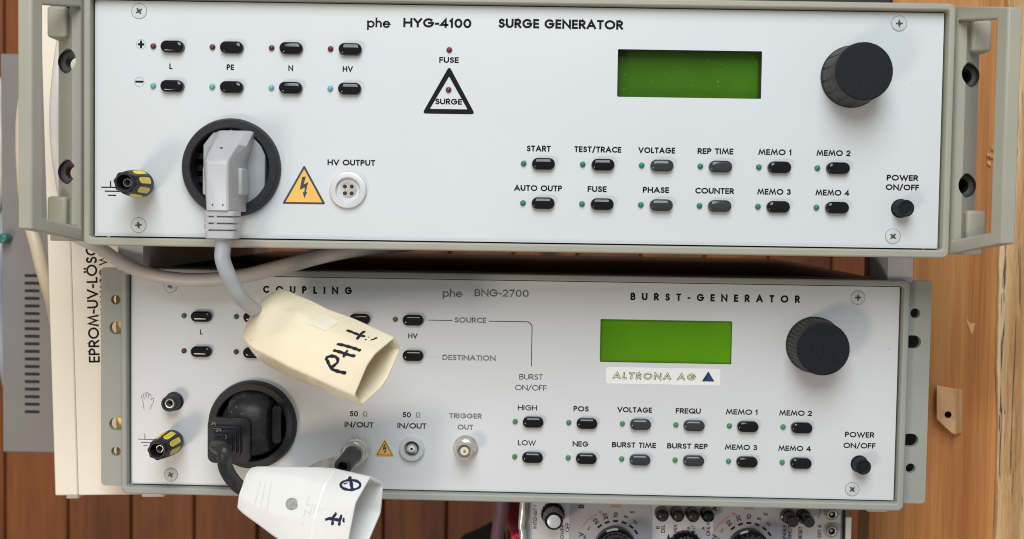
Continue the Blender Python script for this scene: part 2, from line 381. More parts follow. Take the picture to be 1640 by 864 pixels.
def text(mb, s, x, z, H, width=None, wt=.17, h=.06, align='c', ang=0, track=.09, mi=0, shear=0, spaced=False, gscale=1.18):
    """string s in strokes; (x,z) = middle of its cap height; width forces the overall width by letter spacing"""
    adv = []; tw = wt
    for ch in s: adv.append(.30 if ch == ' ' else G[ch][0])
    n = max(1, len(s)-1); gs = gscale; wt = tw = wt*1.14
    if width and not spaced:
        gs = min(1.42, max(.85, (width/H - track*n)/sum(adv)))
    adv = [a*gs for a in adv]; base = sum(adv)
    if width: track = (width/H - base)/n
    tot = base + track*n
    x0 = {'c': -tot/2, 'l': 0, 'r': -tot}[align]; ca, sa = math.cos(math.radians(ang)), math.sin(math.radians(ang))
    k = 0
    for ch, a in zip(s, adv):
        if ch != ' ':
            W_, strokes = G[ch]; W_ = W_*gs if ch not in 'I.' else W_
            for st in strokes:
                pts = []
                for u, v in st:
                    gx = (tw/2 + u*(W_-tw)) if W_ > tw else W_/2
                    gy = tw/2 + v*(1-tw) - .5
                    gx += x0 + shear*gy
                    X, Z = gx*H, gy*H
                    pts.append((x + X*ca - Z*sa, z + X*sa + Z*ca))
                mb.ribbon(pts, tw*H, h + .004*(k % 5), mi); k += 1
        x0 += a + track
def lettering(s, x, z, H, parent, width=None, wt=.17, mats='ink', h=.07, worn=False, **kw):
    mb = MB(); text(mb, s, x, z, H, width, wt, h, **kw)
    if worn:
        text(mb, s, x, z, H*(1-wt*.5), width-wt*.5*H if width else None, wt*.26, h+.06, mi=1, **kw)  # pale core along each stroke, glare put in as colour
        mats = ['ink_worn', 'ink_glare']
    return mb.build('lettering', mats, parent, recalc=False)

# ------------------------------------------------------------------ parts shared by the two generators
def stadium(x, z, w, hgt, h, n=10):
    r = hgt/2; return [(px, -h, pz) for px, pz in lens_r(x-w/2, x+w/2, z-hgt/2, z+hgt/2, r-.001, n)]
def push_button(x, z, parent, m='button'):
    loops = []; x += random.uniform(-.12, .12); z += random.uniform(-.10, .10); dh = random.uniform(-.25, .15)
    for h, ins in ((-.5, 0), (2.2, .0), (2.75, .10), (3.1, .35), (3.42, .9), (3.62, 1.5), (3.72, 2.2), (3.75, 2.85)):
        loops.append(stadium(x, z, 11.9-2*ins, 6.15-2*ins, h + (dh if h > 1 else 0)))
    return MB().loft(loops).build('push_button', m, parent, smooth=50)
def indicator(x, z, parent, m):
    return MB().lathe(x, z, [(1.5,-.3),(1.5,.35),(1.4,.8),(1.1,1.25),(.65,1.55),(.2,1.68)], 20).build('indicator_light', m, parent, smooth=60)
def screw(x, z, parent, ang):
    a = MB().lathe(x, z, [(4.05,.02),(4.05,.10)], 40).lathe(x, z, [(3.78,.0),(3.78,.22),(3.4,.32),(1.2,.36)], 40, mi=1)
    for k in range(2):
        t = math.radians(ang + 90*k); dx, dz = math.cos(t), math.sin(t)
        a.ribbon([(x-dx*1.75, z-dz*1.75), (x+dx*1.75, z+dz*1.75)], .78, .42+.02*k, 2, ext=False)
    for k in range(2):
        t = math.radians(ang + 45 + 90*k); dx, dz = math.cos(t), math.sin(t)
        a.ribbon([(x-dx*1.2, z-dz*1.2), (x+dx*1.2, z+dz*1.2)], .22, .46+.02*k, 2, ext=False)
    return a.build('screw', ['screw_ring', 'screw', 'lcd_wall'], parent)
def frame(parent, m):
    return MB().prism(lens_r(-222.3, 222.3, -65.3, 64.6, 3.5), -20, 5, [lens_r(-218.9, 218.9, -61.2, 61.1, 1.4)[::-1]]).build('front_frame', m, parent, bevel=.9, seg=3)
def front_panel(parent, m):
    return MB().prism(lens_r(-218, 218, -60.45, 60.45, .3, 2), -2.5, 0,
        [lens_r(50.8, 125, 15.2, 39.6, .5, 2)[::-1], circle(-147.2, -24.4, 23.0)[::-1]]).build('front_panel', m, parent)
def back_plate(parent):    # dark sheet that closes the gap round the panel
    return MB().box(-219.6, 219.6, -5.5, -3.2, -62, 62).build('panel_backing', 'hole', parent) if False else None
def display(parent, m, depth):
    d = MB().prism(lens_r(50.2, 125.6, 14.6, 40.2, .4, 2), -depth-2, -.35, [lens_r(50.9, 124.9, 15.3, 39.5, .5, 2)[::-1]])
    o = d.build('display', 'lcd_wall', parent)
    MB().box(50.6, 125.2, -depth-1.6, -depth, 15.0, 39.8).build('display_glass', m, o)
    return o
def power_button(parent):
    mb = MB().lathe(198.3, -40, [(4.9,0),(4.9,.5),(4.35,.6),(4.35,8.2),(4.1,8.9),(3.6,9.0),(3.3,8.7),(2.4,8.6),(2.2,8.8),(.5,8.8)], 40)
    return mb.build('power_button', 'button_grey' if False else 'matte_black', parent, smooth=40)
def knob(parent, grooves, gw, side):
    def mod(a, h):
        if h < 1.8 or h > 21.2: return 1
        t = (a/(2*PI)*grooves) % 1; t = min(t, 1-t)*2*PI/grooves*15      # arc distance in mm to the nearest groove
        return 1 - (.030 if t < gw else 0)
    b = MB().lathe(171.1, 27.2, [(15.9,.3),(15.9,1.4),(15.55,1.9),(15.45,2.0),(15.1,9.0),(14.75,9.1),(14.75,9.5),(15.05,9.6),(14.55,21.0),(14.3,21.6)], 360, mod=mod, cap1=False)
    o = b.build('control_knob', side, parent, smooth=30)
    MB().lathe(171.1, 27.2, [(14.3,21.6),(14.15,22.0),(13.85,22.2),(13.4,22.2),(5,22.1),(.4,22.1)], 96).build('knob_cap', 'matte_black', o, smooth=30)
    return o
def earth_post(x, z, parent, tilt):
    n = 8
    def mod(a, h):
        if h < 9 or h > 31.0: return 1
        t = .5 + .5*math.cos(n*a + tilt); return 1 + .10*(t**1.2) - .03
    b = MB().lathe(x, z, [(4.6,0),(4.6,3.5),(6.0,4.0),(6.7,6),(6.75,9.0),(6.6,11),(6.1,22),(5.4,29.5),(5.1,30.8),(4.7,31.5),(3.8,31.5),(3.7,30.8),(3.5,23),(.3,23)], 96, mod=mod)
    o = b.build('earth_terminal', 'socket', parent, smooth=40)
    for k in range(n):
        a = (2*PI*k + PI - tilt)/n                                        # between the ribs
        ca, sa = math.cos(a), math.sin(a); loops = []
        for t in (0, 1):
            lp = []
            for u, v in [(p[0], p[1]) for p in lens_r(-1.62, 1.62, 11.5, 25.0, 1.45, 5)]:
                r = (6.6 - (v-11)*.067) * 1.0 - .9 + t*1.30
                lp.append((x + r*ca - u*sa, -v, z + r*sa + u*ca))
            loops.append(lp)
        MB().loft(loops).build('yellow_insert', 'yellow', o)
    MB().lathe(x, z, [(2.2,23.0),(2.2,26.5),(1.95,26.8),(1.75,26.8),(1.75,23.2)], 32, cap1=False).build('metal_bush', 'steel', o)
    return o
def socket(parent):
    cx, cz = -147.2, -24.4
    o = MB().lathe(cx, cz, [(25.4,.05),(25.4,2.2),(24.9,3.4),(24.5,5.4),(24.0,6.0),(20.6,6.0),(20.1,5.5),(19.9,1.0),(19.5,-14)], 96, cap1=False).build('power_socket', 'socket', parent, smooth=35)
    mb = MB().lathe(cx, cz, [(22.5,-14.5),(22.5,-13.6)], 64)
    for dz in (-6, 0, 6): mb.box(cx-19.2, cx-13.2, -13.8, -3+abs(dz)*.2, cz+dz-1.6, cz+dz+1.6)
    for dz in (-9, 9): mb.box(cx+14.5, cx+18.8, -13.8, -4, cz+dz-1.4, cz+dz+1.4)
    mb.build('socket_well', 'socket_in', o)
    MB().box(cx-.8, cx+.8, -12, 3.5, cz+18.2, cz+19.6).build('earth_clip', 'steel', o, bevel=.3)
    return o
def tri_pts(cx, zt, zb, hw, r, n=5):
    """rounded triangle, apex up"""
    V = [Vector((cx, zt)), Vector((cx-hw, zb)), Vector((cx+hw, zb))]; out = []
    for i in range(3):
        p, a, b = V[i], V[i-1], V[(i+1) % 3]
        d1 = (a-p).normalized(); d2 = (b-p).normalized(); p1 = p + d1*r*1.6; p2 = p + d2*r*1.6
        for k in range(n+1):
            t = k/n; q = p1*(1-t)**2 + p*2*t*(1-t) + p2*t*t; out.append((q.x, q.y))
    return out
def warning(parent, cx, zt, zb, hw, edge, m_edge):
    o = MB().prism(tri_pts(cx, zt, zb, hw, .6), .02, .14).build('warning_sign', m_edge, parent)
    k = edge
    MB().prism(tri_pts(cx, zt-2.1*k, zb+.95*k, hw-1.75*k, .3), .141, .20).build('warning_field', 'orange', o)
    s = (zt-zb)/19.4; zm = (zt+zb)/2
    P = [(-.9,5.0),(.9,5.2),(-.2,1.2),(2.2,2.6),(.9,-2.6),(1.7,-2.3),(.3,-5.6),(-.7,-2.5),(.1,-2.8),(.5,-.2),(-2.1,-1.5)]
    MB().prism([(cx + a*s, zm + (b-1.2)*s) for a, b in P], .201, .26).build('lightning_bolt', 'sticker_edge', o)
    return o
def ground_symbol(parent, pts, wt, m='ink'):
    mb = MB()
    for k, p in enumerate(pts): mb.ribbon(p, wt, .07+.01*k, ext=False)
    return mb.build('earth_symbol', m, parent, recalc=False)

# ================================================================== SETTING: plank wall behind everything
mb = MB()
pitch = 83.0
for i in range(-12, 13):
    x0 = i*pitch + 1.2; x1 = (i+1)*pitch - 1.2
    mb.prism([(x0, -620), (x1, -620), (x1, 520), (x0, 520)], -925, -900)
mb.box(-1000, 1080, -940, -926, -620, 520)
wall = mb.build('plank_wall', 'wall', bevel=2.5)
tag(wall, 'brown vertical wooden plank wall behind the stacked instruments', 'wall', kind='structure')

# ================================================================== UPPER GENERATOR
up = thing('surge_generator', 'upper rack instrument with grab handles, pale grey panel and dim green display', 'instrument')
frame(up, 'frame_up'); front_panel(up, 'panel_up')
MB().box(-217.5, 217.5, -345, -20.2, -62.5, 62.5).build('case', 'lid', up, bevel=1)
def handle(sg):
    X = lambda v: sg*v
    h = MB()
    # ear plate: flat beside the frame, then sloping back; counterbored holes
    prof = [(222.7, 3.6), (228.6, 3.6), (240.6, -9.5), (240.6, -13), (222.7, -13)]
    zs = [-62.8, 62.8]
    h2 = bmesh.new()
    # plate with two holes, built flat then bent
    tmp = MB().prism([(222.7,-62.8),(228.6,-62.8),(240.6,-62.8),(240.6,62.8),(228.6,62.8),(222.7,62.8)], 0, 1, [circle(233.0, 29.4, 6.4, 32)[::-1], circle(233.0, -27.6, 6.4, 32)[::-1]])
    bmesh.ops.subdivide_edges(tmp.bm, edges=[], cuts=1)
    bmesh.ops.bisect_plane(tmp.bm, geom=tmp.bm.verts[:]+tmp.bm.edges[:]+tmp.bm.faces[:], plane_co=(228.6,0,0), plane_no=(1,0,0))
    for v in tmp.bm.verts:
        x = v.co.x; front = v.co.y < -.5
        hh = 3.6 if x <= 228.61 else 3.6 - (x-228.6)*1.09
        v.co.y = -(hh if front else hh-9.5); v.co.x = sg*x
    o = tmp.build('grab_handle', 'frame_up', up, bevel=.5, smooth=25)
    # grip: a sloping face with a long window cut through it, thickened outwards
    b = MB(); zt = lambda u: 63.5 - 6.4*u
    outer = [(0, -zt(0)), (1, -zt(1)), (1, zt(1)), (0, zt(0))]
    inner = [(.045, -56.2), (.78, -51.8), (.78, 52.6), (.045, 56.2)]
    def P3(u, z, t): return (sg*(222.8 + 12.9*u + (.5 + 6.4*u)*t), -(4.3 + 31.7*u - 6.5*(1-u)*t), z)
    vo = [b.bm.verts.new(P3(u, z, t)) for t in (0, 1) for u, z in outer]; vi = [b.bm.verts.new(P3(u, z, t)) for t in (0, 1) for u, z in inner]
    for k in range(4):
        q = (k+1) % 4
        for A in ((vo[k], vo[q], vi[q], vi[k]), (vo[4+k], vo[4+q], vi[4+q], vi[4+k]), (vo[k], vo[q], vo[4+q], vo[4+k]), (vi[k], vi[q], vi[4+q], vi[4+k])): b.bm.faces.new(A)
    b.build('handle_bar', 'frame_up', o, bevel=.9, seg=3, smooth=40)
    for s in (1, -1):
        zz = sorted((s*56.5, s*63.3))
        b = MB(); b.hull([(sg*x, h, z) for z in zz for x, h in ((223.0,-12),(241.0,-12),(240.5,2),(229.5,2.5),(223.0,3.2))]); b.build('end_web', 'frame_up', o, bevel=.5)
    for s in (1, -1):
        x0, x1 = sorted((X(231.0), X(241.0)))
        MB().box(x0, x1, -9, 5, *sorted((s*40.5, s*56.4))).build('bracket_boss', 'frame_up', o, bevel=1.6, seg=3)
    for z in (29.4, -27.6):
        MB().lathe(X(233.0), z, [(6.38,-5.5),(6.2,-9.0),(4.6,-9.2),(3.9,-9.6),(3.8,-16)], 32, cap1=False).build('mounting_hole', 'lcd_wall', o)
    if sg > 0: MB().box(224, 241.5, -26, -19, -50, 50).build('hole_shade_strip', 'hole', o)  # black strip added so the right handle holes look dark
    return o
handle(-1); handle(1)
for i, (x, z) in enumerate([(-195.4,55.2),(195,54.8),(-195.4,-54.6),(194.8,-54.5)]): screw(x, z, up, (35,3,8,48)[i])
colsA = (-177.7, -147.3, -116.9, -86.6)
for k, x in enumerate(colsA):
    push_button(x, 37.2, up); push_button(x, 17.0, up)
    indicator(x-10.3, 37.4, up, 'led_red'); indicator(x-10.3, 17.1, up, 'led_teal')
for s, x in zip(('L','PE','N','HV'), (-178.9,-148.4,-117.2,-88.0)): lettering(s, x, 27.3, 2.9, up, wt=.19)
def polarity(z, x, sym):
    mb = MB(); text(mb, sym, x, z, 4.6, wt=.22, track=0)
    mb.ribbon(arc(x, z-.0, 2.45, 2.45, 0, 360, 28), .10, .06, 1)
    mb.build('polarity_mark', ['ink', 'ink_worn'], up, recalc=False)
polarity(38.3, -194.4, '+')
mb = MB(); mb.ribbon([(-197.3,19.2),(-193.1,19.2)], 1.05, .07, ext=False); mb.ribbon(arc(-195.2, 19.0, 2.45, 2.45, 0, 360, 28), .10, .06, 1); mb.build('polarity_mark', ['ink','ink_worn'], up, recalc=False)
lettering('phe', -72.35, 51.2, 4.8, up, width=11.9, wt=.165)
lettering('HYG-4100', -42.2, 51.5, 4.8, up, width=35.0, wt=.205)
lettering('SURGE GENERATOR', 21.2, 51.9, 4.8, up, width=64.1, wt=.205)
indicator(-35.9, 37.8, up, 'led_red'); lettering('FUSE', -36, 32.7, 3.0, up, width=10.0, wt=.20)
mb = MB(); mb.prism(tri_pts(-35.8, 29.6, 5.1, 13.6, 1.3), .03, .12, [tri_pts(-35.8, 24.3, 7.55, 9.7, .3)[::-1]]); mb.build('surge_triangle', 'ink', up)
indicator(-36.0, 17.4, up, 'led_red'); lettering('SURGE', -35.9, 11.4, 3.0, up, width=13.8, wt=.20)
display(up, 'lcd_up', 8.0)
knob(up, 15, .35, 'knob_side')
colsB = (13.5, 44.0, 74.4, 104.7, 134.9, 165.1)
grey = (2, 3)
for r, (names, zl, zb) in enumerate(((('START','TEST/TRACE','VOLTAGE','REP TIME','MEMO 1','MEMO 2'), -12.0, -19.85), (('AUTO OUTP','FUSE','PHASE','COUNTER','MEMO 3','MEMO 4'), -32.4, -40.2))):
    W_ = ((12.4,24.3,19.0,18.5,17.2,17.6), (24.8,9.8,13.6,20.0,17.4,17.6))[r]
    for k, s in enumerate(names):
        push_button(colsB[k], zb, up, 'button_grey' if k in grey else 'button')
        indicator(colsB[k]-10.3, zb, up, 'led_green')
        lettering(s, colsB[k]-2.6+(.5 if k > 3 else 0), zl, 3.05, up, width=W_[k], wt=.195)
lettering('POWER', 198.9, -24.2, 3.0, up, width=16.2, wt=.20); lettering('ON/OFF', 199.0, -29.1, 3.0, up, width=17.2, wt=.20)
power_button(up)
socket(up)
earth_post(-192.3, -33.6, up, 1.2)
ground_symbol(up, [[(-214.8,-35.3),(-203,-35.3)], [(-212.9,-37.3),(-205,-37.3)], [(-211.2,-39.4),(-207,-39.4)], [(-209.9,-35.0),(-209.9,-32.0)]], .62)
warning(up, -110.0, -22.3, -42.4, 11.2, 1.0, 'sticker_edge')
lettering('HV OUTPUT', -85.7, -20.7, 3.0, up, width=24.6, wt=.195)
def hv_connector():
    cx, cz = -87.1, -34.8
    o = MB().lathe(cx, cz, [(9.5,.05),(9.5,1.6),(9.1,2.3),(8.6,2.4),(6.5,2.4),(6.2,2.0),(6.1,-4)], 64, cap1=False).build('output_connector', 'silver_flat', up, smooth=30)
    MB().lathe(cx, cz, [(6.3,-4.2),(6.3,-3.6)], 48).build('connector_well', 'hole', o)
    i = MB().lathe(cx, cz, [(4.5,-3.5),(4.5,-.2),(4.2,.2),(.2,.2)], 40).build('connector_insert', 'steel_dull', o, smooth=30)
    for dx in (-1.75, 1.75):
        for dz in (-1.75, 1.75): MB().lathe(cx+dx, cz+dz, [(1.05,.19),(1.0,.3),(.75,.26),(.1,.24)], 20).build('contact_hole', 'hole', i)
hv_connector()
for sx in (-215.5, 215.5):
    MB().prism(lens_r(sx-7, sx+7, -80.2, -62.7, 1.2), -80, -48).build('foot', 'foot_grey', up, bevel=.6)

# ================================================================== LOWER GENERATOR
R2 = rot_xyz(0.0483621798, 0.0320333676, 0.0159434417); t2 = Vector((-1.21629514, 66.790708, 652.339601))
RW = CONV @ (RC.transposed() @ R2) @ CONV.transposed()
tW = CONV @ (RC.transposed() @ (t2 - Vector((0.307201004*10, -74.5410458, 590.645320))))
LOWM = RW.to_4x4(); LOWM.translation = tW*.001
low = thing('burst_generator', 'lower rack instrument with flat ears, silver grey panel and bright green display', 'instrument', LOWM)
def lowpt(x, z, h=0): return RW @ Vector((x, -h, z)) + tW
frame(low, 'frame_low'); front_panel(low, 'panel_low')
MB().box(-217.5, 217.5, -345, -20.2, -62.5, 63.2).build('case', 'lid', low, bevel=1)
for sg in (-1, 1):
    xs = sorted((sg*220.0, sg*236.2))
    holes = [circle(sg*227.4, 45.8, 2.75, 28), lens_r(sg*226.9-5.2+(1 if sg < 0 else 0), sg*226.9+5.2-(1 if sg > 0 else 0), 29.6-3.7, 29.6+3.7, 3.69), lens_r(sg*227.2-5.2+(1 if sg < 0 else 0), sg*227.2+5.2-(1 if sg > 0 else 0), -26.2-3.7, -26.2+3.7, 3.69), circle(sg*227.5, -42.2, 2.75, 28)]
    o = MB().prism(lens_r(xs[0], xs[1], -62.2, 64.2, 2.2), -5.2, -1.2, [q[::-1] for q in holes]).build('rack_ear', 'frame_low', low, bevel=.35)
    if sg < 0: MB().box(-229.6, -222.3, -40, -7.5, -60, 60).build('steel_strip', 'chromate', o)
    else: MB().box(221.0, 238.6, -30, -16, -60, 60).build('ear_shade_strip', 'hole', o)  # black strip added behind the right ear holes to darken them
for i, (x, z) in enumerate([(-195.2,54.4),(194.8,54.2),(-195.0,-54.8),(194.7,-54.6)]): screw(x, z, low, (30,2,30,42)[i])
for k, x in enumerate((-176.9, -146.7, -116.2, -85.8, -55.4)):
    push_button(x, 37.3, low); push_button(x, 17.1, low)
    indicator(x-10.4, 37.4, low, 'led_dark_green' if k != 4 else 'led_dark_green')
    if k < 4: indicator(x-10.4, 17.2, low, 'led_red')
lettering('L', -177.2, 28.2, 2.9, low, wt=.16); lettering('HV', -55.7, 28.1, 2.9, low, wt=.17)
lettering('COUPLING', -116.3, 53.3, 4.2, low, width=51.0, wt=.21, spaced=True, gscale=1.15)
lettering('phe', -33.4, 53.0, 4.4, low, width=11.2, wt=.14, worn=True)
lettering('BNG-2700', -5.4, 53.4, 4.2, low, width=30.8, wt=.15, worn=True)
lettering('BURST-GENERATOR', 115.0, 52.7, 4.2, low, width=95.0, wt=.205, spaced=True, gscale=1.15)
lettering('SOURCE', -23.0, 37.7, 3.1, low, width=18.1, wt=.17, worn=True)
lettering('DESTINATION', -23.5, 16.2, 3.1, low, width=30.4, wt=.17, worn=True)
mb = MB()
mb.ribbon([(-47,37.3),(-33.3,37.3)], .42, .06, ext=False)
mb.build('connecting_line', 'ink_worn', low, recalc=False); mb = MB()
mb.ribbon([(-12.6,37.3),(8.6,37.3)]+arc(8.8,34.0,3.3,3.3,85,0,8)+[(12.1,12.0)], .45, .06, ext=False)
mb.build('connecting_line', 'ink_worn', low, recalc=False)
mb = MB(); mb.ribbon([(-47.4,16.3),(-40,16.3)], .40, .06, ext=False); mb.build('connecting_line', 'ink_glare', low, recalc=False)
lettering('BURST', 12.0, 5.9, 3.1, low, width=13.4, wt=.12, mats='ink_worn'); lettering('ON/OFF', 12.0, -.3, 3.1, low, width=18.0, wt=.12, mats='ink_worn')
display(low, 'lcd_low', 2.2)
def sticker():
    o = MB().prism(lens_r(54.6, 119.0, 3.0, 12.5, 1.2), .02, .12).build('name_sticker', 'sticker_white', low)
    mb = MB(); text(mb, 'ALTRONA AG', 81.8, 7.6, 4.1, 46.8, .25, .13, shear=.12); text(mb, 'ALTRONA AG', 81.8, 7.62, 4.1*.87, 46.2, .095, .19, mi=1, shear=.12)
    mb.build('lettering', ['logo_gold', 'logo_pale'], o, recalc=False)
    MB().prism([(112.2,11.0),(108.6,5.2),(115.8,5.2)], .125, .16).build('triangle_emblem', ['ink_worn'], o)
    MB().prism([(112.5,9.6),(110.3,5.7),(115.1,5.7)], .161, .20).build('triangle_emblem', 'logo_blue', o)
sticker()
knob(low, 40, .30, 'knob_side')
for r, (names, zl, zb) in enumerate(((('HIGH','POS','VOLTAGE','FREQU','MEMO 1','MEMO 2'), -11.8, -19.8), (('LOW','NEG','BURST TIME','BURST REP','MEMO 3','MEMO 4'), -31.95, -40.0))):
    W_ = ((11.0,8.6,19.6,14.2,18.0,18.4), (10.2,9.0,25.0,23.0,18.2,18.4))[r]
    for k, s in enumerate(names):
        push_button(colsB[k]+.05, zb, low, 'button_grey' if k in grey else 'button')
        indicator(colsB[k]-10.2, zb, low, 'led_green2')
        lettering(s, colsB[k]-3.3, zl, 3.05, low, width=W_[k], wt=.15 if k == 0 else .185)
lettering('POWER', 198.0, -23.4, 3.1, low, width=16.4, wt=.18); lettering('ON/OFF', 198.1, -29.6, 3.1, low, width=18.0, wt=.18)
power_button(low)
socket(low)
earth_post(-192.3, -34.2, low, .2)
ground_symbol(low, [[(-214.2,-34.5),(-205.1,-34.5)], [(-212.3,-36.4),(-206.8,-36.4)], [(-210.9,-38.2),(-208.5,-38.2)], [(-210.1,-34.3),(-210.1,-31.2)]], .4, 'ink_worn')
def hand_symbol():
    pts = [(-207.0,-17.0),(-206.3,-14.8),(-205.2,-13.0),(-205.0,-10.6),(-205.8,-10.4),(-206.4,-11.8),(-206.6,-8.6),(-207.2,-8.0),(-207.7,-8.7),(-207.8,-11.0),(-208.2,-7.6),(-208.8,-7.0),(-209.3,-7.7),(-209.2,-11.0),(-209.9,-7.9),(-210.5,-7.6),(-210.9,-8.4),(-210.3,-11.3),(-211.3,-9.3),(-212.0,-9.2),(-212.1,-10.0),(-211.2,-12.6),(-210.6,-17.2)]
    mb = MB(); mb.ribbon(pts, .24, .06); mb.build('hand_symbol', 'ink_worn', low, recalc=False)
hand_symbol()
j = MB().lathe(-193.9+1.0, -12.0, [(5.4,0),(5.4,1.2),(4.7,1.5),(4.5,9.5),(4.1,10.2),(3.3,10.2),(3.1,9.6),(3.0,5)], 48, cap1=False).build('banana_socket', 'socket', low)
MB().lathe(-192.9, -12.0, [(2.9,4.9),(2.9,8.6),(2.6,8.8),(2.05,8.8),(2.0,2)], 32, cap1=False).lathe(-192.9, -12.0, [(2.0,2),(2.0,2.1)], 24, mi=1).build('metal_bush', ['steel','hole'], j)
for x, zt in ((-86.1, -17.2), (-55.7, -17.2)):
    lettering('50', x-3.0, zt, 3.1, low, width=4.7, wt=.17); lettering('Ω', x+3.6, zt, 2.9, low, wt=.10, mats='ink_worn')
    lettering('IN/OUT', x, zt-6.3, 3.1, low, width=16.6, wt=.17)
lettering('TRIGGER', -25.1, -17.2, 3.0, low, width=18.6, wt=.17, worn=True); lettering('OUT', -25.1, -23.7, 3.0, low, width=8.9, wt=.17, worn=True)
warning(low, -71.2, -31.4, -41.5, 5.6, .30, 'orange')
mb = MB(); mb.ribbon([(-71.2,-32.6),(-75.6,-40.6),(-66.8,-40.6),(-71.2,-32.6)], .35, .27); mb.build('warning_border', 'sticker_edge', low, recalc=False)
def coax_jack(x, z, long=False):
    if not long:
        o = MB().lathe(x, z, [(7.2,.05),(7.2,2.0),(6.6,2.8),(4.7,3.0),(4.4,2.6),(4.3,-1)], 56, cap1=False).build('coaxial_jack', 'silver_flat', low)
        MB().lathe(x, z, [(4.4,-1.2),(4.4,-1)], 40).build('jack_well', 'hole', o)
        MB().lathe(x, z, [(3.6,-1),(3.6,1.4),(3.2,1.5),(3.15,-1)], 40, cap1=False).build('jack_sleeve', 'socket_in', o)
        p = MB().lathe(x, z, [(1.9,-1),(1.9,2.0),(1.6,2.2),(.2,2.2)], 28).build('jack_insulator', 'white_plastic', o)
        MB().lathe(x, z, [(.75,2.15),(.7,2.35),(.3,2.35),(.1,2.3)], 16).build('centre_contact', 'hole', p)
    else:
        o = MB().lathe(x, z, [(7.0,.05),(7.0,1.8),(6.6,2.2),(5.3,2.3),(5.3,3.2),(5.0,3.6),(5.0,5.0),(5.4,5.2),(5.4,6.0),(4.9,6.2),(4.8,12.0),(4.5,12.4),(3.9,12.4),(3.8,7)], 56, cap1=False).build('trigger_jack', 'steel', low)
        MB().lathe(x, z, [(3.85,6.8),(3.85,7)], 32).build('jack_well', 'steel_dull', o)
        MB().lathe(x, z, [(2.4,7),(2.4,10.5),(2.1,10.8),(1.0,10.8)], 28).build('jack_insulator', 'white_plastic', o)
        MB().lathe(x, z, [(.9,10.7),(.9,11.4),(.3,11.5)], 16).build('centre_contact', 'chromate', o)
        MB().box(x+4.6, x+6.0, 8.2, 9.6, z-.7, z+.7).box(x-6.0, x-4.6, 8.2, 9.6, z-.7, z+.7).build('bayonet_pin', 'steel', o)
coax_jack(-55.5, -36.4); coax_jack(-24.7, -35.2, True)
MB().lathe(-86.2, -35.6, [(7.2,.05),(7.2,2.0),(6.6,2.8),(4,2.8)], 48).build('coaxial_jack', 'silver_flat', low)
for sx in (-210.5, 211.0):
    MB().prism([(sx-7, -62), (sx+7, -62), (sx+7, -69.8), (sx-4.5, -69.8), (sx-7, -66.5)], -28, -10).build('foot', 'foot_grey' if sx > 0 else 'foot_pale', low, bevel=.5)

# ================================================================== things standing or hanging round the generators
# coaxial plug on the left jack, with a metal lug
cx_ = thing('coaxial_plug', 'dull metal coaxial plug with black end on the left of the 50 ohm jacks', 'plug', LOWM)
MB().lathe(-86.4, -36.6, [(7.0,3.0),(7.0,5.5),(6.7,5.9),(6.3,6.0),(6.3,7.0),(6.9,7.2),(7.5,8),(7.5,13.5),(7.1,14.2),(6.3,14.4),(6.3,15.4),(6.9,15.7),(6.9,18.4),(6.0,19.2),(4,19.2)], 64,
    mod=lambda a, h: 1 + (.014*math.cos(28*a) if 7.9 < h < 13.6 else 0)).build('plug_shell', 'steel', cx_, smooth=30)
for hh in (6.5, 14.9): MB().lathe(-86.4, -36.6, [(6.2,hh-.55),(6.75,hh-.5),(6.75,hh+.5),(6.2,hh+.55)], 48).build('groove_shade', 'rubber', cx_)  # dark rings laid in the grooves, their shade put in as colour
MB().lathe(-86.5, -36.8, [(5.0,19.0),(4.75,24),(4.6,48),(4.4,49.2),(3.9,49.4),(2.5,49.2),(2.3,48.0),(2.2,40),(.2,40)], 48).build('black_sleeve', 'socket', cx_, smooth=30)
lug = MB()
a0 = Vector((-89, -22, -37)); lp = []
path = [(-84,22,-38.0,5.2), (-92,22.2,-41.2,5.0), (-100,23,-43.0,4.6), (-106,22.0,-45,4.6), (-112,18.5,-48.5,4.4), (-115,15,-52,4.2)]
for x, h, z, hw in path: lp.append([(x+hw*.25, -h, z+hw), (x-hw*.25, -h, z-hw), (x-hw*.25, -h+1.2, z-hw), (x+hw*.25, -h+1.2, z+hw)])
lug.loft(lp).build('metal_lug', 'steel_dull', cx_, bevel=.3, smooth=60)

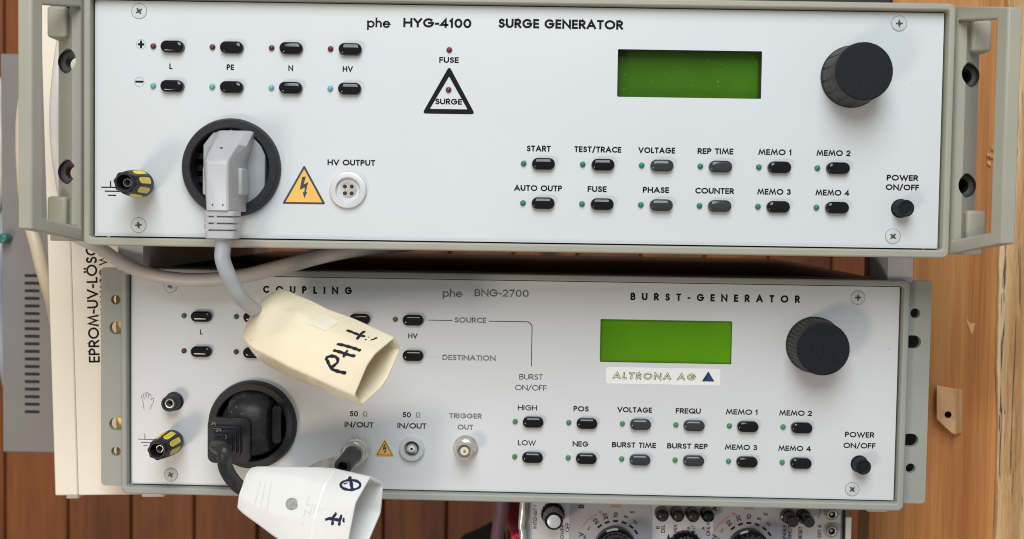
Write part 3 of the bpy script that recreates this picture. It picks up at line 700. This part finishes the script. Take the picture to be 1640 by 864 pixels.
# --- grey lead: angled plug, cord, cream coupler
def chaikin(P, r=1.5, n=4):
    P = [Vector(p) for p in P]; out = []
    for i in range(len(P)):
        p, a, b = P[i], P[i-1], P[(i+1) % len(P)]
        d1 = (a-p); d2 = (b-p); k1 = min(r, d1.length*.42); k2 = min(r, d2.length*.42)
        p1 = p + d1.normalized()*k1; p2 = p + d2.normalized()*k2
        for k in range(n+1):
            t = k/n; out.append(p1*(1-t)**2 + p*2*t*(1-t) + p2*t*t)
    return out
def coupler_mesh(P, wv, tv, av, secs, wall, deep):
    """shell lofted along av; secs of (s, half width, tip half height, half thickness, ridge offset, w offset)"""
    P, wv, tv, av = Vector(P), Vector(wv), Vector(tv), Vector(av)
    def loop(s, W_, tp, bl, ro, wo, fl=4.5):
        hexa = [(W_,tp),(ro+fl,bl),(ro-fl,bl),(-W_,tp),(-W_,-tp),(ro-fl,-bl),(ro+fl,-bl),(W_,-tp)]
        return [tuple(P + av*s + wv*(q.x+wo) + tv*q.y) for q in chaikin(hexa)]
    loops = [loop(*s) for s in secs]
    s, W_, tp, bl, ro, wo, fl = secs[-1]
    loops.append(loop(s+.5, W_-.5, tp-.4, bl-.5, ro, wo, fl)); loops.append(loop(s+.4, W_-wall+.3, tp-wall*.5+.2, bl-wall+.3, ro, wo, fl))
    loops.append(loop(s-.6, W_-wall, tp-wall*.5, bl-wall, ro, wo, fl)); loops.append(loop(s-deep, W_-wall-1, tp-wall*.5, bl-wall-.8, ro, wo, fl))
    return MB().loft(loops)
def surface_marks(mb_surface, strokes, width, mats, parent, name, off=.18, dense=1.5):
    """felt pen strokes laid on a surface; strokes of photo points taken down to where they meet the surface"""
    mb_surface.bm.normal_update()
    bvh = BVHTree.FromBMesh(mb_surface.bm); mb = MB(); k = 0
    for st in strokes:
        wd = width
        if isinstance(st, tuple): st, wd = st
        pts = []
        for a, b in zip(st, st[1:]):
            n = max(1, int(math.hypot(b[0]-a[0], b[1]-a[1])/dense))
            pts += [(a[0]+(b[0]-a[0])*i/n, a[1]+(b[1]-a[1])*i/n) for i in range(n)]
        pts.append(st[-1]); hit = []
        for p in pts:
            loc, nor, _, _ = bvh.ray_cast(CAM, ray(*p).normalized())
            if loc is not None: hit.append((loc, nor if nor.dot(ray(*p)) < 0 else -nor))
        if len(hit) < 2: continue
        vs = []; n = len(hit)
        for i, (p, nor) in enumerate(hit):
            d = (hit[min(i+1, n-1)][0] - hit[max(i-1, 0)][0]).normalized(); sd = nor.cross(d).normalized()
            q = p + nor*(off + .01*(k % 6)); hw = wd/2*(1 + .16*math.sin(i*.9 + k))*(.75 if i in (0, n-1) else 1)
            vs += [tuple(q + sd*hw), tuple(q - sd*hw)]
        mb.faces(vs, [(2*i, 2*i+1, 2*i+3, 2*i+2) for i in range(n-1)]); k += 1
    return mb.build(name, mats, parent, recalc=False)

lead = thing('grey_power_lead', 'light grey angled mains plug with grey cord and cream coupler marked PH', 'power lead')
pb = MB()
def plug_sec(z, H, xl=-155.0, xr=-138.6, f0=-149.9, f1=-140.7):
    k = min(1, max(.15, (H-4)/30)); sh = H - 12.5*k
    return [(xl, -1.5, z), (xl, -sh, z), (f0-.9, -H+.8, z), (f0, -H, z), (f1, -H, z), (f1+.9, -H+.8, z), (xr, -sh, z), (xr, -1.5, z)]
pb.loft([plug_sec(-5.8, 9, -152.0, -136.0, -149.5, -139), plug_sec(-6.6, 11.5, -153.2, -134.6, -149.8, -138.8), plug_sec(-14, 24.0, -154.6, -136.0, -149.9, -139.6), plug_sec(-21.5, 36.5), plug_sec(-23, 37.8), plug_sec(-25, 38.3), plug_sec(-46.6, 36.5, -153.6, -138.4), plug_sec(-47, 36.3, -153.4, -138.6)])
plug_body = pb.build('plug_body', 'plug_grey', lead, bevel=.7, seg=2, smooth=30)
MB().prism([(-157,-42.5),(-150,-45.5),(-137,-45),(-131.4,-41.5),(-129.3,-37),(-129.3,-18),(-131.5,-13),(-137.5,-6.4),(-156,-6.4),(-161,-13),(-161,-37)], -9, 4.5).build('plug_face', 'plug_plate', lead, bevel=.6)
MB().box(-141.6, -136.9, 8, 22.5, -39, -25.2).box(-157.2, -154.0, 8, 20, -39, -24.5).build('grip_wing', 'plug_grey', plug_body, bevel=1.2, seg=3)
dots = MB()
for x, z, H, r in ((-145.8,-16.2,27.6,.75), (-147.6,-44.0,36.75,.38), (-142.6,-44.0,36.75,.38)): dots.lathe(x, z, [(r,H-.6),(r,H+.14)], 16)
dots.build('moulding_hole', 'hole', plug_body)
sr = MB()
def rsec(z, w, c, hh): return [(p[0], -p[1], z) for p in lens_r(-145-w/2, -145+w/2, c-hh/2, c+hh/2, 3.0, 4)]
z = -46.8; loops = []
for k in range(3):
    loops += [rsec(z, 14.6, 27.5, 15.5), rsec(z-.1, 15.4, 27.5, 16), rsec(z-2.5, 15.4, 27.3, 16), rsec(z-2.6, 12.0, 27.3, 13), rsec(z-3.3, 12.0, 27.2, 13)]; z -= 3.3
loops += [rsec(z, 15.2, 27, 15.5), rsec(z-3.4, 15.0, 27, 15), rsec(z-3.9, 13.6, 27, 13.5)]
sr.loft(loops[::-1]).build('strain_relief', 'plug_grey', lead, smooth=30)
MB().box(-147.4, -145.9, 34, 35.0, -56, -47).build('relief_rib', 'plug_grey', plug_body)
CP = (-67.54, -28.78, -124.22); CW = (.4596,.532,.7112); CT = (-.2926,-.6654,.6868); CA = (.8386,-.5237,-.1502)
Bk = Vector(CP) - Vector(CA)*88.5 + Vector(CW)*12.2
cord = MB().tube([(-145.2,-27,-57), (-145,-26.8,-64), tuple(at(357,418,-25)), tuple(at(371,452,-19)), tuple(at(388,480,-9)), tuple(Bk), tuple(Bk + Vector(CA)*16)], 3.85, 20)
cord.build('cord', 'cord_grey', lead, smooth=60)
secs = [(-92, 8.5, 4.0, 5.2, 0, 13.4, 4), (-91.2, 10.8, 5.0, 6.4, 0, 13.1, 5), (-88, 15.5, 6.0, 8.0, 0, 12.2, 6), (-84, 18.6, 6.6, 9.0, 0, 10.6, 7), (-78, 19.6, 6.8, 9.4, -2, 9.2, 8), (-72, 19.9, 6.8, 9.6, -3, 8, 8.5), (-66, 19.9, 6.8, 10.2, -2, 7.3, 8.5), (-60, 19.9, 6.8, 11.5, 0, 6.5, 8), (-56, 19.85, 6.7, 11.8, 0, 6.0, 7.5), (-51, 19.8, 6.4, 11.2, 0, 5.3, 7), (-47, 19.8, 6.0, 10.4, 0, 4.8, 6.5), (-30, 19.7, 5.4, 10.2, 0, 2.75, 5.5), (-20, 19.6, 5.2, 10.2, 0, 1.6, 4.5), (-10, 19.4, 5.0, 10.2, 0, .4, 4), (0, 19.1, 4.8, 10.2, 0, -.7, 3.6)]
secs = [(q[0]*.978, q[1]-.35, q[2], q[3], q[4], q[5]-1.0, q[6]) if q[0] < -45 else q for q in secs]
cmesh = coupler_mesh(CP, CW, CT, CA, secs, 1.7, 32)
csurf = MB(); csurf.bm = cmesh.bm.copy()
bmesh.ops.recalc_face_normals(csurf.bm, faces=csurf.bm.faces)
coupler = cmesh.build('coupler', 'cream', lead, smooth=28)
def im(pts, s=4.32, ox=380, oy=460): return [(ox+a/s, oy+b/s) for a, b in pts]
P_strokes = [im([(622,505),(640,545),(662,572),(700,585),(755,597)]), im([(622,505),(616,498),(622,486),(650,478),(680,482),(698,500),(695,522),(670,545),(650,555)]),
             im([(665,438),(700,447),(745,462),(785,474),(818,480)]), im([(765,438),(745,462),(736,488)]), im([(690,395),(740,405),(800,422),(855,442)]),
             im([(757,300),(790,312),(840,332),(885,345)]), im([(884,305),(850,330),(828,365)]), (im([(968,350),(940,365),(922,368)]), 1.1), (im([(885,362),(893,368)]), .9), (im([(905,348),(912,350)]), .8)]
surface_marks(csurf, P_strokes, 1.6, 'marker', coupler, 'handwriting')
def surface_patch(surf, quad, mats, parent, name, n=6, off=.12):
    bvh = BVHTree.FromBMesh(surf.bm); mb = MB(); g = []
    for i in range(n+1):
        for jx in range(n+1):
            u, v = i/n, jx/n
            p = [(quad[0][k]*(1-u)+quad[1][k]*u)*(1-v) + (quad[3][k]*(1-u)+quad[2][k]*u)*v for k in (0, 1)]
            loc, nor, _, _ = bvh.ray_cast(CAM, ray(*p).normalized())
            if loc is None: g.append(g[-1] if g else tuple(at(*p, 0))); continue
            g.append(tuple(loc + (nor if nor.dot(ray(*p)) < 0 else -nor)*off))
    mb.faces(g, [(i*(n+1)+k, i*(n+1)+k+1, (i+1)*(n+1)+k+1, (i+1)*(n+1)+k) for i in range(n) for k in range(n)])
    return mb.build(name, mats, parent, recalc=False)
surface_patch(csurf, im([(490,250),(585,185),(705,240),(610,305)]), 'cream_label', coupler, 'label_field')
surface_marks(csurf, [im([(490,250),(585,185)]), im([(490,250),(610,305),(700,250)])], .22, 'cream', coupler, 'label_edge', off=.2)

# --- black lead: rubber plug, cord, white coupler
lead2 = thing('black_power_lead', 'dusty black rubber mains plug with black cord and white coupler', 'power lead')
def LW(x, z, h): return tuple(lowpt(x, z, h))
pl = MB().lathe(-147.2, -24.4, [(18.6,-8),(18.6,-1),(18.0,1.5),(10,3)], 64)
pl.bm.transform(Matrix.Identity(4))
plm = Matrix.Translation(tW) @ RW.to_4x4()
pl.build('plug_face', 'socket_in', lead2, matrix=plm)
hump = [[(x, -h, z) for x, h, z in [(-160+dx,2,-4-dz),(-158+dx,h1-3,-4-dz),(-154+dx,h1,-4-dz),(-140-dx,h1,-4-dz),(-136-dx,h1-3,-4-dz),(-134-dx,2,-4-dz)]] for dx, dz, h1 in ((6,0.6,6),(3,2.0,10),(0,6,15),(0,10,17.5),(0,24,18),(0,34,12))]
pbod = MB().loft(hump).build('plug_body', 'rubber', lead2, bevel=1, smooth=45, matrix=plm)
MB().prism(lens_r(-133.5, -128.6, -33, -12, 1.6), 0, 11).build('plug_rib', 'socket_in', lead2, bevel=1.2, seg=3, matrix=plm)
fl = MB().prism(lens_r(-167.2, -143.4, -42.6, -17.2, 4.0), 18, 21.5).build('plug_flange', 'socket', lead2, bevel=.8, seg=3, matrix=plm)
st = MB()
for k in range(4):
    d = k*1.7; st.prism(lens_r(-165.0+d*.55, -148.3-d, -37.5+d*.6, -21.5-d, 1.2), 21.5+k*2.4, 23.4+k*2.4)
    st.prism(lens_r(-164.0+d*.55, -149.3-d, -36.5+d*.6, -22.5-d, 1.0), 21.4+k*2.4, 24+k*2.4)
st.build('strain_relief', 'socket', fl, bevel=.35, matrix=plm)
lint = MB(); rl = random.Random(11)
for k in range(6):
    x, z, a = -157+rl.uniform(-3, 4), -24+rl.uniform(-4, 6), rl.uniform(0, 3.1)
    lint.ribbon([(x, z), (x+1.6*math.cos(a), z+1.6*math.sin(a)), (x+2.6*math.cos(a+.6), z+2.6*math.sin(a+.6))], .09, 31.6+.05*k)
tag(lint.build('lint', 'pale_cable', fl, recalc=False, matrix=plm), kind='stuff')
WP = (-76.6,-6.3,-205.05); WW = (.2514,.3303,.9098); WT = (-.38,-.8308,.4066); WA = (.8902,-.4479,-.0834)
Wb = Vector(WP) - Vector(WA)*72.5
c0 = lowpt(-159.5, -31, 24)
MB().tube([tuple(lowpt(-158.5,-30.5,20)), tuple(lowpt(-159.2,-31.2,31)), tuple(at(359,722,14)), tuple(at(361,748,17)), tuple(at(375,772,21)), tuple(at(393,785,25)), tuple(Wb + Vector(WA)*12)], 3.9, 20).build('cord', 'rubber', lead2, smooth=60)
secs = [(-72.6, 10.2, 5.2, 7.4, 1, .5, 5), (-71.6, 11.2, 6.2, 8.4, 1, .5, 6), (-68, 12.5, 6.8, 9.0, 1, .35, 7), (-64, 13.5, 7.0, 9.4, 1.5, .1, 7.6), (-58, 14.9, 7.0, 9.8, 1.5, -.2, 8.5), (-52, 16.4, 7.0, 10.2, 2, -.5, 9.2), (-46, 17.9, 7.0, 10.5, 2, -.9, 10), (-40, 19.3, 7.0, 10.8, 2.5, -1.2, 10), (-30, 21.5, 6.9, 11.2, 3, -1.6, 9.5), (-21.4, 22.4, 6.9, 11.4, 4, -1.4, 8.5), (-20.7, 22.0, 6.5, 11.0, 4, -1.4, 8.5), (-20, 22.3, 6.9, 11.6, 5, -1.4, 6), (-10, 22.0, 7.2, 12.4, 6, -1.0, 2.5), (0, 21.6, 7.4, 13.4, 6.5, -.6, 1.0)]
secs = [tuple(v*1.035 for v in q) for q in secs]
wmesh = coupler_mesh(WP, WW, WT, WA, secs, 1.8, 30)
wsurf = MB(); wsurf.bm = wmesh.bm.copy(); bmesh.ops.recalc_face_normals(wsurf.bm, faces=wsurf.bm.faces)
wc = wmesh.build('coupler', 'white', lead2, smooth=24)
def jm(pts): return im(pts, 6.308, 380, 740)
ell = [(1145+100*math.cos(math.radians(a)), 235+50*math.sin(math.radians(a))) for a in range(0, 361, 20)]
surface_marks(wsurf, [jm(ell), (jm([(1135,150),(1150,210),(1165,295)]), 1.7), (jm([(1075,225),(1115,215)]), .9),
    jm([(890,585),(930,572),(990,582),(1050,592)]), jm([(1005,518),(970,560),(962,640)]), jm([(1055,535),(1040,590),(1030,645)]), (jm([(1080,565),(1072,595),(1085,610)]), 1.1), (jm([(985,520),(1000,515)]), .8)], 1.45, 'marker_blue', wc, 'handwriting')
disc = [(552+55*math.cos(math.radians(a)), 426+62*math.sin(math.radians(a))) for a in range(0, 360, 20)]
surface_marks(wsurf, [(jm([(552-50+k*6, 426-math.sqrt(max(0,1-((k*6-50)/56)**2))*62) , (552-50+k*6, 426+math.sqrt(max(0,1-((k*6-50)/56)**2))*62)]), 1.4) for k in range(17)], 1.4, 'grey_plug', wc, 'rivet_cap', off=.1, dense=2)
surface_marks(wsurf, [jm([(735,340),(700,430),(735,440)]), jm([(690,480),(670,560)]), jm([(760,430),(730,560)]), jm([(660,600),(655,640)]), jm([(790,430),(770,520)]), jm([(700,500),(730,520)]),
    jm([(235,200),(180,420)]), jm([(290,190),(235,470)]), jm([(345,200),(300,500)])], .5, 'white_emboss', wc, 'raised_marks', off=.1)

# --- warm grey cable slung between the two generators
cb = MB().tube([tuple(at(120,378,60)), tuple(at(160,398,50)), tuple(at(200,424,42)), tuple(at(250,442,38)), tuple(at(310,449,38)), tuple(at(380,444,38)), tuple(at(450,428,42)), tuple(at(520,409,50)), tuple(at(580,398,64)), tuple(at(660,390,90)), tuple(at(760,380,140))], [3.7,3.7,3.7,3.8,3.9,4.0,4.3,4.5,4.6,4.6,4.6], 20)
tag(cb.build('slack_cable', 'cable_beige', smooth=60), 'warm grey cable sagging in the gap between the two generators', 'cable')

# --- cream eraser box at the left
bx = thing('eraser_box', 'cream enamelled box with black lettering along its front behind the left rack ear', 'box')
RB = Matrix.Translation((-247,90,-139)) @ Matrix.Rotation(math.radians(-1.72), 4, 'Y') @ Matrix.Rotation(math.radians(0), 4, 'Z')
# local x right, z up, front at y = 0
sx0, sxs, sx1, sz0, sz1 = -30.0, -15.9, 37.0, -78.5, 215.0
MB().prism([(sx0,sz0),(sxs-.2,sz0),(sxs-.2,sz1),(sx0,sz1)], -300, 0).build('side_panel', 'box_cream', bx, bevel=.8, matrix=RB)
fp = MB().prism([(sxs+.2,sz0),(sx1,sz0),(sx1,sz1),(sxs+.2,sz1)], -300, .1).build('front_panel', 'box_cream', bx, bevel=.5, matrix=RB)
mb = MB(); text(mb, 'EPROM-UV-LÖSC', -3.9, 1.5, 6.6, 69.5, .15, .18, align='l', ang=90)
mb.bm.transform(Matrix.Translation((0,0,0))); mb.build('lettering', 'ink', fp, recalc=False, matrix=RB)
mb = MB(); text(mb, 'BGM-LU60C W', 3.0, 20.0, 5.0, 46, .14, .18, align='l', ang=90); mb.build('lettering', 'ink', fp, recalc=False, matrix=RB)
MB().box(-26, -18, -16, -6, sz0-3.5, sz0).build('foot', 'foot_pale', fp, bevel=1, matrix=RB); MB().box(20, 34, -16, -6, sz0-3.2, sz0).build('foot', 'foot_pale', fp, bevel=1, matrix=RB)

# --- grey vented unit further left
un = thing('vented_unit', 'taupe grey metal unit with a column of vent slots at the left edge', 'instrument')
MB().prism([(-363.4,-219.2),(-318,-219.2),(-318,64),(-364.6,64)], -420, -220, ()).build('housing', 'unit_grey', un, bevel=.8)
vs = MB()
for k in range(19): vs.box(-347.8, -337.4, -219.8, -219.65, -93.6-k*5.4-0, -91.6-k*5.4)
vs.build('vent_slot', 'hole', un)
MB().box(-347.0, -341.0, -219.8, -219.6, -63.6, -61.9).build('printed_dash', 'scope_ink', un)
tb = MB().lathe(0, 0, [(3.6,0),(3.6,8),(3.2,9.4),(2.2,9.9),(.3,10)], 32).build('teal_button', 'teal_knob', un, matrix=Matrix.Translation((-360.0,220,-66.4)))

# --- loose cables at the left edge
tag(MB().tube([tuple(at(42,130,120)), tuple(at(34,200,118)), tuple(at(37,290,112)), tuple(at(44,345,106)), tuple(at(57,390,102)), tuple(at(68,432,104)), tuple(at(82,480,115)), tuple(at(90,520,140))], [3.0,3.4,3.6,3.6,3.8,4.0,4.0,4.0], 16).build('beige_cable', 'beige_tube', smooth=60),
    'beige cable curving down behind the left grab handle', 'cable')
tag(MB().tube([tuple(at(104,60,70)), tuple(at(97,110,66)), tuple(at(92,170,64)), tuple(at(93,230,64)), tuple(at(100,285,66)), tuple(at(110,340,72))], 4.2, 16).build('pale_cable', 'pale_cable', smooth=60),
    'pale grey cable loop seen through the opening of the left grab handle', 'cable')
tag(MB().tube([tuple(at(14,120,420)), tuple(at(-2,160,400)), tuple(at(2,215,380)), tuple(at(6,270,380)), tuple(at(-10,340,390)), tuple(at(-30,420,400))], 5, 16).build('white_cable', 'pale_cable', smooth=60),
    'white cable at the upper left edge beside the vented unit', 'cable')
tag(MB().tube([tuple(at(10,330,400)), tuple(at(4,380,390)), tuple(at(-4,450,380)), tuple(at(2,530,380)), tuple(at(10,590,385)), tuple(at(20,640,400))], 5.5, 16).build('grey_cable', 'cord_grey', smooth=60),
    'bluish grey cable at the lower left edge beside the vented unit', 'cable')

# --- black case lying on the upper generator
bc = thing('flat_black_case', 'black case lying on top of the upper generator', 'case')
MB().box(-210, 212, -340, -60, 64, 120).build('body', 'black_case', bc, bevel=3)
MB().box(-212, 214, -342, -58, 88, 91).build('seam_rim', 'lid', bc, bevel=1)

# --- wooden board with a raw edge, at the right
bd = thing('wooden_board', 'honey coloured pine board with a cracked raw edge at the right', 'board')
MB().prism([(240.5,-420),(324,-420),(325,-160),(322,-60),(321,20),(323,420),(240.5,420)], -195, -170).build('board_face', 'board', bd, bevel=1)
be = MB(); loops = []
zsn = [-420+i*6 for i in range(141)]
rnd = random.Random(3); wob = 0
for zz in zsn:
    wob = wob*.8 + rnd.uniform(-.45, .45)
    e0 = 321 + 1.6*math.sin(zz*.021) + wob + (-1.5 if zz > 0 else 1.0)
    b2 = rnd.uniform(-.25, .25)
    loops.append([(e0, 172, zz), (e0+.6, 166.5+b2, zz), (e0+6, 163.5+b2, zz), (e0+13, 164.5-b2, zz), (e0+22, 168+b2*1.5, zz), (e0+34, 178, zz), (e0+36, 196, zz), (e0, 196, zz)])
be.loft(loops).build('raw_edge', 'bark', bd, smooth=35)
sp = MB(); sp.prism([(300.6,-107.5),(303.4,-111.4),(305.6,-112.6),(307.6,-112.0),(306.8,-117.0),(305.6,-120.6),(303.8,-116.0),(302.4,-112.6)], -169.8, -169.4); sp.build('splinter', 'splinter', bd, bevel=.3)
sp = MB()
for k in range(9):
    x = 314.6 + rnd.uniform(-2.2, 2.2); zz = 1 + rnd.uniform(-7, 7); r = rnd.uniform(.8, 1.8)
    sp.hull([(x+rnd.uniform(-r,r), -169.5+rnd.uniform(0,1.8), zz+rnd.uniform(-r,r)*1.4) for _ in range(8)])
sp.build('splinter', 'splinter', bd)
wb = thing('wooden_block', 'small raw wood block with a hole fixed to the pine board', 'block')
b1 = [(279.6,-153.0),(292.6,-155.4),(293.2,-185.6),(290.5,-184.8),(285.4,-180.2),(280.2,-175.4)]
blk = MB()
n_ = len(b1); outl = b1
blk.prism(outl, -169.9, -160, [circle(287.6, -172.6, 2.3, 20)[::-1]])
for v in blk.bm.verts:
    if v.co.y > 165: v.co.x += 8.0 if v.co.x > 289.5 else 4.2; v.co.z -= 1.0 if v.co.z < -170 else 1.5
blk.build('block_body', 'block', wb, bevel=.5)
MB().lathe(290.6, -173.4, [(3.4,-169.6),(3.4,-168.6)], 20).build('drilled_hole', 'hole', wb)

# --- oscilloscope lying on its side, under the lower generator
os_ = thing('oscilloscope', 'grey oscilloscope on its side below the lower generator, its knobs in view', 'oscilloscope')
ZT = -215.5; YS = 130.0
MB().box(9.4, 212.4, -420, -131, -400, ZT).build('case', 'scope_blue', os_, bevel=2)
MB().box(12.0, 210, -131.2, -129.6, -399, ZT-.6).build('front_panel', 'scope_grey', os_, bevel=.4)
for x0, x1 in ((13.6, 37.0), (89.9, 128.6)): MB().box(x0, x1, -129.7, -129.35, -398, ZT-1.0).build('pale_field', 'scope_pale', os_)
MB().tube([(7.6,128,-405), (7.6,128,-300), (7.6,128,-250), (6.6,128,-243), (7.6,128,-232), (8.0,129,-216)], [2.6,2.6,2.4,2.2,2.6,2.4], 16).build('chrome_trim', 'steel', os_)
MB().box(212.6, 216.2, -140, -127.5, -400, -233.5).build('white_trim', 'white_plastic', os_, bevel=.5)
MB().box(211.6, 212.5, -140, -129, -400, -230).build('dark_gap', 'hole', os_)
def small_knob(x, z, r, h, cap):
    o = MB().lathe(x, z, [(r*1.35,-129.3),(r*1.3,-127),(r*1.12,-126),(r*1.08,-129+h*.55),(r*1.0,-129+h*.97),(r*.9,-129+h),(r*.72,-129+h)], 72, mod=lambda a, hh: 1+.035*math.cos(22*a), cap1=False).build('control_knob', 'button', os_)
    MB().lathe(x, z, [(r*.74,-129+h-.3),(r*.74,-129+h+.3),(r*.66,-129+h+.55),(.3,-129+h+.55)], 40).build('knob_cap', cap, o); return o
SI = dict(mats='scope_ink', h=-129.15)
small_knob(26.4, -234.6, 5.6, 19, 'silver_flat')
for cx0, s1 in ((66.4, 'B'), (151.2, 'A')):
    cz0 = -255.2
    o = MB().lathe(cx0, cz0, [(13.4,-129.3),(13.2,-124),(12.0,-123.5),(11.4,-108),(10.6,-107),(2,-107)], 96, mod=lambda a, hh: 1+(.025*math.cos(24*a) if hh > -123 else 0)).build('rotary_switch', 'button', os_)
    MB().prism([(cx0-11.5,cz0-3),(cx0-9.5,cz0+6.5),(cx0-7.6,cz0+8.2),(cx0-4,cz0-3)], -110, -106.2).build('pointer_line', 'steel_dull', o)
    tk = MB()
    for a in (128, 109, 90, 71, 52, 36):
        t = math.radians(a); q = (cx0+16.4*math.cos(t), cz0+16.4*math.sin(t)); tx, tz = -math.sin(t)*1.5, math.cos(t)*1.5
        tk.ribbon([(q[0]-tx, q[1]-tz), (q[0]+tx, q[1]+tz)], 1.25, -129.2, ext=False)
    tk.build('scale_marks', 'scope_ink', os_, recalc=False)
    for a, t_ in ((164,'5'), (146,'1'), (128,'50'), (109,'20'), (90,'10'), (71,'5'), (52,'2')):
        t = math.radians(a); lettering(t_, cx0+20.4*math.cos(t), cz0+20.4*math.sin(t), 2.6, os_, wt=.13, ang=a, **SI)
    mb = MB(); mb.ribbon(arc(cx0+2, cz0, 27, 24, 152, 122, 8), .6, -129.2); text(mb, '5', cx0-9.5, cz0+22.0, 2.8, wt=.16, h=-129.2, ang=50)
    for q in (-2.2, 0, 2.2): text(mb, '10', cx0+q, cz0+26.0, 2.0, wt=.12, h=-129.2, ang=90)
    mb.build('red_scale', 'scope_red', os_, recalc=False)
    lettering(s1, cx0-22.0, -229.6, 3.4, os_, wt=.15, ang=90, **SI); lettering('S', cx0+10.5, cz0+22.3, 2.6, os_, wt=.13, ang=72, **SI)
    lettering('V', cx0-21.8, -247.6, 3.2, os_, wt=.13, ang=90, **SI)
lettering('INTENSITY', 15.2, -236.6, 2.2, os_, width=15.5, wt=.13, ang=90, **SI)
lettering('POWER', 32.6, -247.0, 2.4, os_, width=10.5, wt=.13, ang=90, **SI); lettering('OFF', 35.8, -243.2, 2.4, os_, width=6.0, wt=.13, ang=90, **SI)
for x, s1, s2, m in ((95.1,'B','DEL','brown_button'), (104.9,'','MIX','brown_button'), (114.5,'A','INT','brown_button'), (123.9,'A','ONLY','button')):
    MB().lathe(x, -232.8, [(4.3,-129.3),(4.2,-124),(3.9,-121),(2.8,-119.4),(1.3,-118.9),(.2,-118.8)], 40).build('round_button', m, os_, smooth=60)
    if s1: lettering(s1, x-1.6, -242.4, 2.4, os_, wt=.13, ang=90, **SI)
    lettering(s2, x+1.6 if s1 else x-.4, -243.2, 2.4, os_, wt=.13, ang=90, **SI)
MB().prism([(99.2,-249.6),(101.4,-249.6),(100.3,-246.4)], -129.3, -129.1).build('arrow_mark', 'scope_ink', os_)
small_knob(111.0, -255.4, 8.4, 14, 'button')
for x, t_ in ((175.4,'SINGLE'), (185.5,'RESET')):
    MB().lathe(x, -233.6, [(4.6,-129.3),(4.5,-126),(3.6,-125.6),(3.5,-113.5),(3.1,-113),(1.4,-113.2),(.2,-113.4)], 40).build('round_button', 'brown_button', os_, smooth=40)
    lettering(t_, x-1.4, -244.8, 2.4, os_, wt=.13, ang=90, **SI)
    if t_ == 'SINGLE': lettering('SHOT', x+2.0, -244.2, 2.4, os_, wt=.13, ang=90, **SI)
for z in (-231.5, -242.2):
    o = MB().lathe(203.0, z, [(4.2,-129.3),(4.2,-127.5),(3.7,-126),(2.7,-125),(2.2,-125.2),(2.1,-129)], 40, cap1=False).build('input_jack', 'steel_dull', os_)
    MB().lathe(203.0, z, [(3.5,-129.2),(3.5,-125.6),(1.5,-125.4),(1.4,-129)], 32, cap1=False).build('jack_insert', 'button', o)
    MB().lathe(203.0, z, [(1.0,-129),(1.0,-126.5),(.2,-126.4)], 16).build('centre_contact', 'steel_dull', o)
lettering('EXT A', 196.3, -243.2, 2.2, os_, wt=.13, ang=90, **SI)
mb = MB(); mb.ribbon([(195.6,-234.8),(195.8,-232.2),(197.0,-230.6),(195.8,-229.4),(196.0,-227.4)], .3, -129.2); mb.build('slope_symbol', 'scope_ink', os_, recalc=False)

for ch in {c.data for c in os_.children_recursive}:
    ch.transform(Matrix.Translation((-.0021, -.5931, -.0518)) @ Matrix.Scale(.947, 4) @ Matrix.Translation((.0021, .5931, .0518)))
# --- red test lead, mauve cable and black bag at the bottom
rt = thing('red_test_lead', 'dark red banana plug hanging beside the oscilloscope', 'test lead')
MB().tube([tuple(at(826,800,118)), tuple(at(826,820,112)), tuple(at(824,836,108)), tuple(at(828,850,104)), tuple(at(832,872,100))], [4.6,5.0,5.0,4.6,4.2], 18).build('plug_sleeve', 'red_plastic', rt, smooth=60)
MB().lathe(0, 0, [(3.8,0),(3.8,9),(3.2,10.4),(2.2,10.6),(1.9,9.8),(.9,9.8),(.8,11),(.1,11.2)], 32).build('plug_tip', 'red_bright', rt, matrix=Matrix.Translation(at(828,857,100)))
tag(MB().tube([tuple(at(804,790,330)), tuple(at(803,815,330)), tuple(at(799,840,330)), tuple(at(795,868,330)), tuple(at(788,900,330))], 5.2, 16).build('mauve_cable', 'purple', smooth=60), 'mauve cable hanging behind the red banana plug', 'cable')
pbag = [at(726,880,520), at(742,862,520), at(770,850,520), at(795,836,520), at(806,829,520), at(812,880,520), at(812,960,520), at(700,960,520)]
bag = MB().prism([(p.x, p.z) for p in pbag], -538, -520)
tag(bag.build('black_bag', 'black_cloth', bevel=8, seg=4), 'black bag with a slanting top at the bottom edge in front of the plank wall', 'bag')
bpy.context.view_layer.update()
